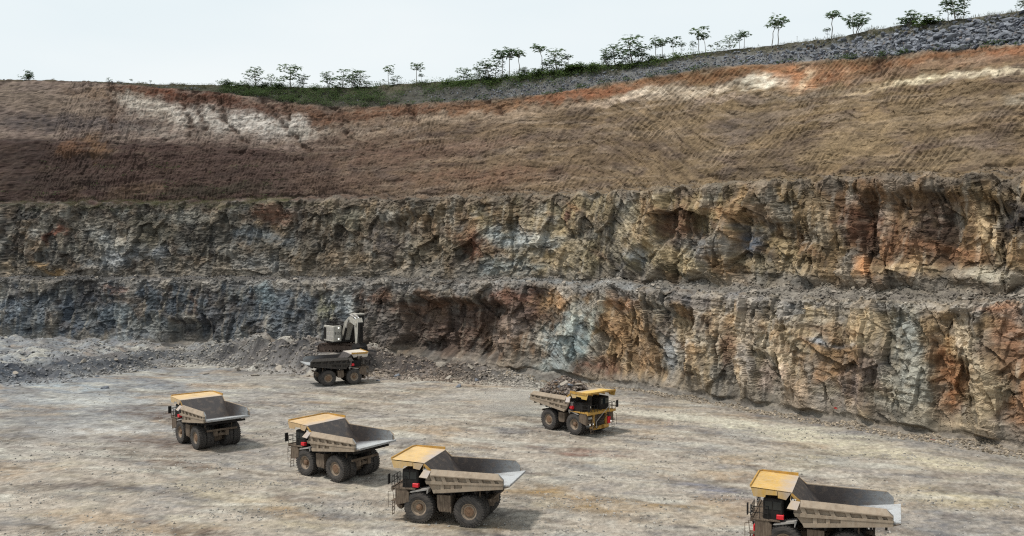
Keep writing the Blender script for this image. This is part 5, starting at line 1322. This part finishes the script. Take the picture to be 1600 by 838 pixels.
# the load on the loaded truck
rg = np.random.default_rng(77)
lx = rg.uniform(-3.3, 3.9, 2600); ly = rg.uniform(-2.7, 2.7, 2600)
hz = 5.35 + 2.1 * np.clip(1 - ((lx - .9) / 4.2) ** 2 - (ly / 2.9) ** 2, -.3, 1) + .35 * fbm(lx / .9, ly / .9, 601, 2)
x0, y0, a0 = TRUCKS['loaded']; ca, sa = math.cos(R(a0)), math.sin(R(a0))
P = np.stack([x0 + lx * ca - ly * sa, y0 + lx * sa + ly * ca, hz], -1)
scatter('rock_load', P, .10 + .34 * rg.random(2600) ** 2.4, rock_cols(2600, (74, 64, 58), (146, 136, 128), .72, rg), 'heap of broken brown rock in the bed of the loaded truck', sink=.5, rg=rg)
mm = MB()                                                            # the fines under it
NXL, NYL = 30, 20
gx, gy = np.meshgrid(np.linspace(-3.6, 3.9, NXL), np.linspace(-2.82, 2.82, NYL))
gz = 5.15 + 2.0 * np.clip(1 - ((gx - .9) / 4.2) ** 2 - (gy / 2.9) ** 2, -.35, 1) + .12 * fbm(gx, gy, 603, 3)
gz = np.minimum(gz, 5.0 + 2.0 * np.clip((3.9 - gx) * .8, 0, 1.2) + .4)
ii = np.arange(NYL - 1)[:, None] * NXL + np.arange(NXL - 1)[None, :]
fo = np_mesh('fine_rock_load', np.stack([x0 + gx * ca - gy * sa, y0 + gx * sa + gy * ca, gz], -1).reshape(-1, 3), np.stack([ii, ii + 1, ii + NXL + 1, ii + NXL], -1).reshape(-1, 4), M_ROCK, np.tile(lin((96, 84, 74)) * .8, (NXL * NYL, 1)))
tag(fo, 'crushed rock filling the bed of the loaded truck', kind='stuff')
for (bx, by, s, lab) in ((1.9, -1.5, .62, 'largest grey slab leaning on top of the loaded truck heap'), (3.0, -1.2, .45, 'grey block behind the canopy on top of the truck load'), (1.5, -2.1, .38, 'small block at the near side of the truck load'), (3.4, -.2, .4, 'grey block at the front of the truck load by the canopy'), (.2, -1.4, .4, 'brown block at the middle of the truck load')):
    z = 5.55 + 2.1 * max(0, 1 - ((bx - .9) / 4.2) ** 2 - (by / 2.9) ** 2)
    boulder(Vector((x0 + bx * ca - by * sa, y0 + bx * sa + by * ca, z)), s, lab, 'blocks in the truck load', BIG_W + BIG[:3])

# ---------------------------------------------------------------- excavator
def make_excavator(X, Y, Z, head, track_head):
    root = empty('excavator', (X, Y, Z), R(head))
    tag(root, 'white mining excavator with raised boom on the rubble behind the dark truck', 'excavator')
    Mt = Matrix.Rotation(R(track_head - head), 4, 'Z')
    cf = MB().box(-1.6, 1.6, -1.7, 1.7, .8, 1.7).tube((0, 0, 1.6), (0, 0, 2.15), 1.6, 24)
    cf.rot(Mt).build('car_body', M_MUD, root)
    for s in (-1, 1):
        y = s * 2.35; L_, r_ = 3.4, .85
        prof = []
        for i in range(9): t = math.pi / 2 + math.pi * i / 8; prof.append((-L_ + r_ * math.cos(t), .88 + r_ * math.sin(t)))
        for i in range(9): t = -math.pi / 2 + math.pi * i / 8; prof.append((L_ + r_ * math.cos(t), .88 + r_ * math.sin(t)))
        fr = MB().prism_y([(-3.2, .45), (3.2, .45), (3.2, 1.15), (2.4, 1.42), (-2.4, 1.42), (-3.2, 1.15)], y - .35, y + .35)
        for i in range(8): fr.tube((-2.8 + .8 * i, y - .42, .36), (-2.8 + .8 * i, y + .42, .36), .26, 12)
        for i in range(3): fr.tube((-1.8 + 1.8 * i, y - .3, 1.5), (-1.8 + 1.8 * i, y + .3, 1.5), .16, 10)
        for x in (-L_, L_): fr.tube((x, y - .4, .88), (x, y + .4, .88), .70, 18)
        to = fr.rot(Mt).build('track', M_MUD, root)
        # shoes along the belt
        n = len(prof); peri = [0]
        for i in range(n): q = prof[(i + 1) % n]; peri.append(peri[-1] + math.hypot(q[0] - prof[i][0], q[1] - prof[i][1]))
        shoes = 44; sm = None
        for k in range(shoes):
            d = peri[-1] * k / shoes; i = max(j for j in range(n) if peri[j] <= d); t = (d - peri[i]) / (peri[i + 1] - peri[i])
            p0, p1 = prof[i], prof[(i + 1) % n]; x, z = p0[0] + (p1[0] - p0[0]) * t, p0[1] + (p1[1] - p0[1]) * t
            ang = math.atan2(p1[1] - p0[1], p1[0] - p0[0])
            if sm is None:
                m_ = MB().box(-.21, .21, -.55, .55, -.05, .05).box(-.05, .05, -.55, .55, -.13, -.05); so = m_.build('track_shoe', M_MUD, to); sm = so.data
            else:
                so = bpy.data.objects.new('track_shoe', sm); C.objects.link(so); so.parent = to
            so.matrix_local = Mt @ Matrix.Translation((x, y, z)) @ Matrix.Rotation(-ang, 4, 'Y')
    # upper works
    up = MB().box(-2.4, 3.0, -3.5, 3.3, 2.15, 2.5)
    upo = up.build('slew_deck', M_DARK, root)
    eh = MB().cbox(-1.0, 3.2, -3.6, -1.6, 2.45, 5.75, .12)
    eo = eh.build('engine_house', M_WHITE, root)
    v = MB()                                                        # vents and doors down the side of the house
    for i in range(3):
        for j in range(3): v.box(.35 + i * .92, .98 + i * .92, -3.63, -3.6, 2.85 + j * .92, 3.5 + j * .92)
    v.build('vent', M_GREYP, eo)
    rgr = MB().box(-.85, .15, -3.64, -3.6, 2.8, 5.3)
    for i in range(4): rgr.box(-.8 + i * .25, -.7 + i * .25, -3.68, -3.64, 2.85, 5.25)
    rgr.build('radiator_grille', M_DARK, eo)
    for z in (2.95, 5.3):
        ol = MB().tube((3.2, -2.35, z), (3.3, -2.35, z), .16, 12).build('work_light', M_LIT, eo)
    lettering('9150', .82, basis((0, 1, 0), (0, 0, 1), (3.215, -2.5, 4.1)), M_INK, eo)
    rear = MB().cbox(-3.0, -1.1, -2.4, 2.9, 2.3, 4.9, .2).build('counterweight', M_DARK, root)
    tp = MB().cbox(-.8, 2.4, -3.3, -1.7, 5.75, 6.1, .1).cbox(-1.0, 1.2, -1.4, 1.2, 2.5, 5.7, .15)
    for i in range(3): tp.tube((-.2 + i * 1.0, -2.4, 6.1), (-.2 + i * 1.0, -2.4, 6.6), .3, 12)
    tp.build('engine_deck', M_DARK, root)
    rl = MB()
    for x in (-1.0, .3, 1.6, 3.0): rl.tube((x, -3.5, 5.7), (x, -3.5, 6.75), .04, 6)
    for z in (6.25, 6.75): rl.path([(-1.0, -1.7, z), (-1.0, -3.5, z), (3.0, -3.5, z), (3.0, -1.6, z)], .035)
    rl.build('handrail', M_DARK, root)
    lh = MB().cbox(-1.2, 1.0, 1.3, 3.3, 2.45, 5.4, .12).build('pump_house', M_DARK, root)
    cbm = MB().cbox(1.0, 3.1, 1.95, 3.7, 2.45, 5.3, .08).build('cab_riser', M_DARK, root)
    cab = MB().cbox(1.1, 3.3, 2.0, 3.85, 5.32, 7.75, .1); co = cab.build('cab', M_DARK, root)
    MB().cbox(.95, 3.5, 1.9, 3.95, 7.76, 8.15, .08).build('roof', M_WHITE, co)
    MB().box(3.28, 3.33, 2.15, 3.7, 5.7, 7.6).build('window', M_GLASS, co)
    MB().box(1.35, 3.0, 1.96, 2.01, 6.0, 7.55).build('window', M_GLASS, co)
    MB().box(1.8, 2.5, 2.6, 3.2, 8.15, 8.75).build('roof_unit', M_DARK, co)
    # boom, stick, bucket
    b = MB()
    def slab(pts, y0, y1, M=None): b.prism_y(pts, y0, y1)
    slab([(1.7, 2.6), (2.5, 2.2), (3.4, 4.4), (4.3, 6.1), (5.1, 6.6), (7.4, 5.9), (7.8, 6.5), (5.8, 7.7), (4.6, 7.7), (2.8, 6.5), (1.8, 4.4)], -.7, .7)
    for y in (-.6, .6): b.tube((2.1, y - .12, 2.7), (2.1, y + .12, 2.7), .42, 16)
    b.tube((7.5, -.8, 6.3), (7.5, .8, 6.3), .34, 16)
    bo = b.build('boom', M_WHITE, root)
    for s in (-1, 1):
        MB().tube((2.9, s * .95, 2.6), (4.0, s * .95, 5.3), .26, 12).tube((4.0, s * .95, 5.3), (4.8, s * .85, 7.2), .14, 12, m=1).build('boom_cylinder', [M_DARK, M_CHROME], root)
        MB().tube((4.8, s * .42, 8.15), (6.4, s * .42, 7.7), .20, 12).tube((6.4, s * .42, 7.7), (8.1, s * .42, 7.0), .12, 12, m=1).build('stick_cylinder', [M_GREYP, M_CHROME], root)
    stk = MB().prism_y([(7.0, 7.2), (7.8, 7.6), (8.3, 6.7), (8.2, 4.6), (7.7, 2.0), (7.2, 2.0), (6.9, 5.0), (6.85, 6.6)], -.62, .62)
    so_ = stk.build('stick', M_WHITE, root)
    MB().box(8.26, 8.38, -.56, .56, 2.4, 6.7).tube((8.5, -.3, 6.6), (8.35, -.3, 3.6), .16, 10).tube((8.5, .3, 6.6), (8.35, .3, 3.6), .16, 10).build('bucket_cylinder', M_DARK, root)
    bk = MB()
    shell = [(8.0, 2.3), (8.9, 1.5), (9.0, .6), (8.4, .05), (7.4, -.2), (6.4, .2)]
    inner = [(7.9, 2.05), (8.7, 1.4), (8.8, .65), (8.3, .2), (7.4, 0.0), (6.5, .35)]
    bk.prism_y(shell + inner[::-1], -1.25, 1.25)
    side = [(8.0, 2.3), (8.9, 1.5), (9.0, .6), (8.4, .05), (7.4, -.2), (6.4, .2), (6.9, 1.3), (7.3, 2.2)]
    bk.prism_y(side, -1.32, -1.2); bk.prism_y(side, 1.2, 1.32)
    for y in (-1.0, -.5, 0, .5, 1.0): bk.hexa([(6.45, y - .12, .12), (6.5, y - .12, .4), (6.5, y + .12, .4), (6.45, y + .12, .12), (6.0, y - .05, .3), (6.0, y - .05, .38), (6.0, y + .05, .38), (6.0, y + .05, .3)])
    bk.build('bucket', M_DARK, root)
    return root
make_excavator(exX, exY, 4.5, -50, -8)

# red paint marks / tape on the rock at the wall foot, each a small crumpled sheet
for (px, py, lab) in ((1310, 640, 'red marker tape on the rock right of centre at the wall foot'), (1461, 691, 'pinkish red marker tape on stones at the right end of the wall foot')):
    r, c, p = wall_pt(2, cum[1] + 40, px, trnd, None)
    best = None
    for r in range(2, cum[1] + 60):
        c = int(np.argmin(np.abs(WPX[r] - px)))
        e = abs(WPY[r, c] - py)
        if best is None or e < best[0]: best = (e, r, c)
    _, r, c = best
    p = Vector((WX[r, c] - NX[c] * .8, WY[r, c] - NY[c] * .8, WZ[r, c] + .35))
    mb = MB(); q = random.Random(px)
    g = [[(-.5 + .25 * i + q.uniform(-.06, .06), q.uniform(-.15, .15), -.25 + .17 * j + q.uniform(-.05, .05)) for i in range(5)] for j in range(4)]
    vs = [v for row in g for v in row]
    mb.add(vs + [(x, y + .03, z) for x, y, z in vs], [(j * 5 + i, j * 5 + i + 1, j * 5 + i + 6, j * 5 + i + 5) for j in range(3) for i in range(4)] + [(20 + j * 5 + i + 5, 20 + j * 5 + i + 6, 20 + j * 5 + i + 1, 20 + j * 5 + i) for j in range(3) for i in range(4)])
    o = mb.build('marker_tape', M_TAPE, loc=p); o.scale = (.55, .55, .55); o.rotation_euler = (0, 0, math.atan2(NY[c], NX[c]) - math.pi / 2)
    tag(o, lab, 'marker')

# dust thrown up behind the moving truck
md = bpy.data.materials.new('driving_dust'); md.use_nodes = True
n_, l_ = md.node_tree.nodes, md.node_tree.links; n_.clear()
ot = n_.new('ShaderNodeOutputMaterial'); pv = n_.new('ShaderNodeVolumePrincipled')
tc = n_.new('ShaderNodeTexCoord'); vl = n_.new('ShaderNodeVectorMath'); vl.operation = 'LENGTH'
l_.new(tc.outputs['Object'], vl.inputs[0])
mr = n_.new('ShaderNodeMapRange'); mr.interpolation_type = 'SMOOTHSTEP'
mr.inputs['From Min'].default_value = 1.0; mr.inputs['From Max'].default_value = 0.15; mr.inputs['To Max'].default_value = 0.26
l_.new(vl.outputs['Value'], mr.inputs['Value'])
tn = n_.new('ShaderNodeTexNoise'); tn.inputs['Scale'].default_value = 2.2; tn.inputs['Detail'].default_value = 3
l_.new(tc.outputs['Object'], tn.inputs['Vector'])
mu = n_.new('ShaderNodeMath'); mu.operation = 'MULTIPLY'; l_.new(mr.outputs['Result'], mu.inputs[0]); l_.new(tn.outputs['Fac'], mu.inputs[1])
pv.inputs['Color'].default_value = (.86, .82, .75, 1)
l_.new(mu.outputs[0], pv.inputs['Density']); l_.new(pv.outputs['Volume'], ot.inputs['Volume'])
bmb = MB(); rings, seg = 12, 20
vs = [(math.sin(math.pi * i / rings) * math.cos(2 * math.pi * j / seg), math.sin(math.pi * i / rings) * math.sin(2 * math.pi * j / seg), math.cos(math.pi * i / rings)) for i in range(rings + 1) for j in range(seg)]
bmb.add(vs, [(i * seg + j, (i + 1) * seg + j, (i + 1) * seg + (j + 1) % seg, i * seg + (j + 1) % seg) for i in range(rings) for j in range(seg)])
do = bmb.build('dust_cloud', md, loc=(0.5, 143.5, 2.4)); do.scale = (8.5, 7.0, 3.4)
tag(do, 'pale dust drifting behind the loaded truck', kind='stuff')
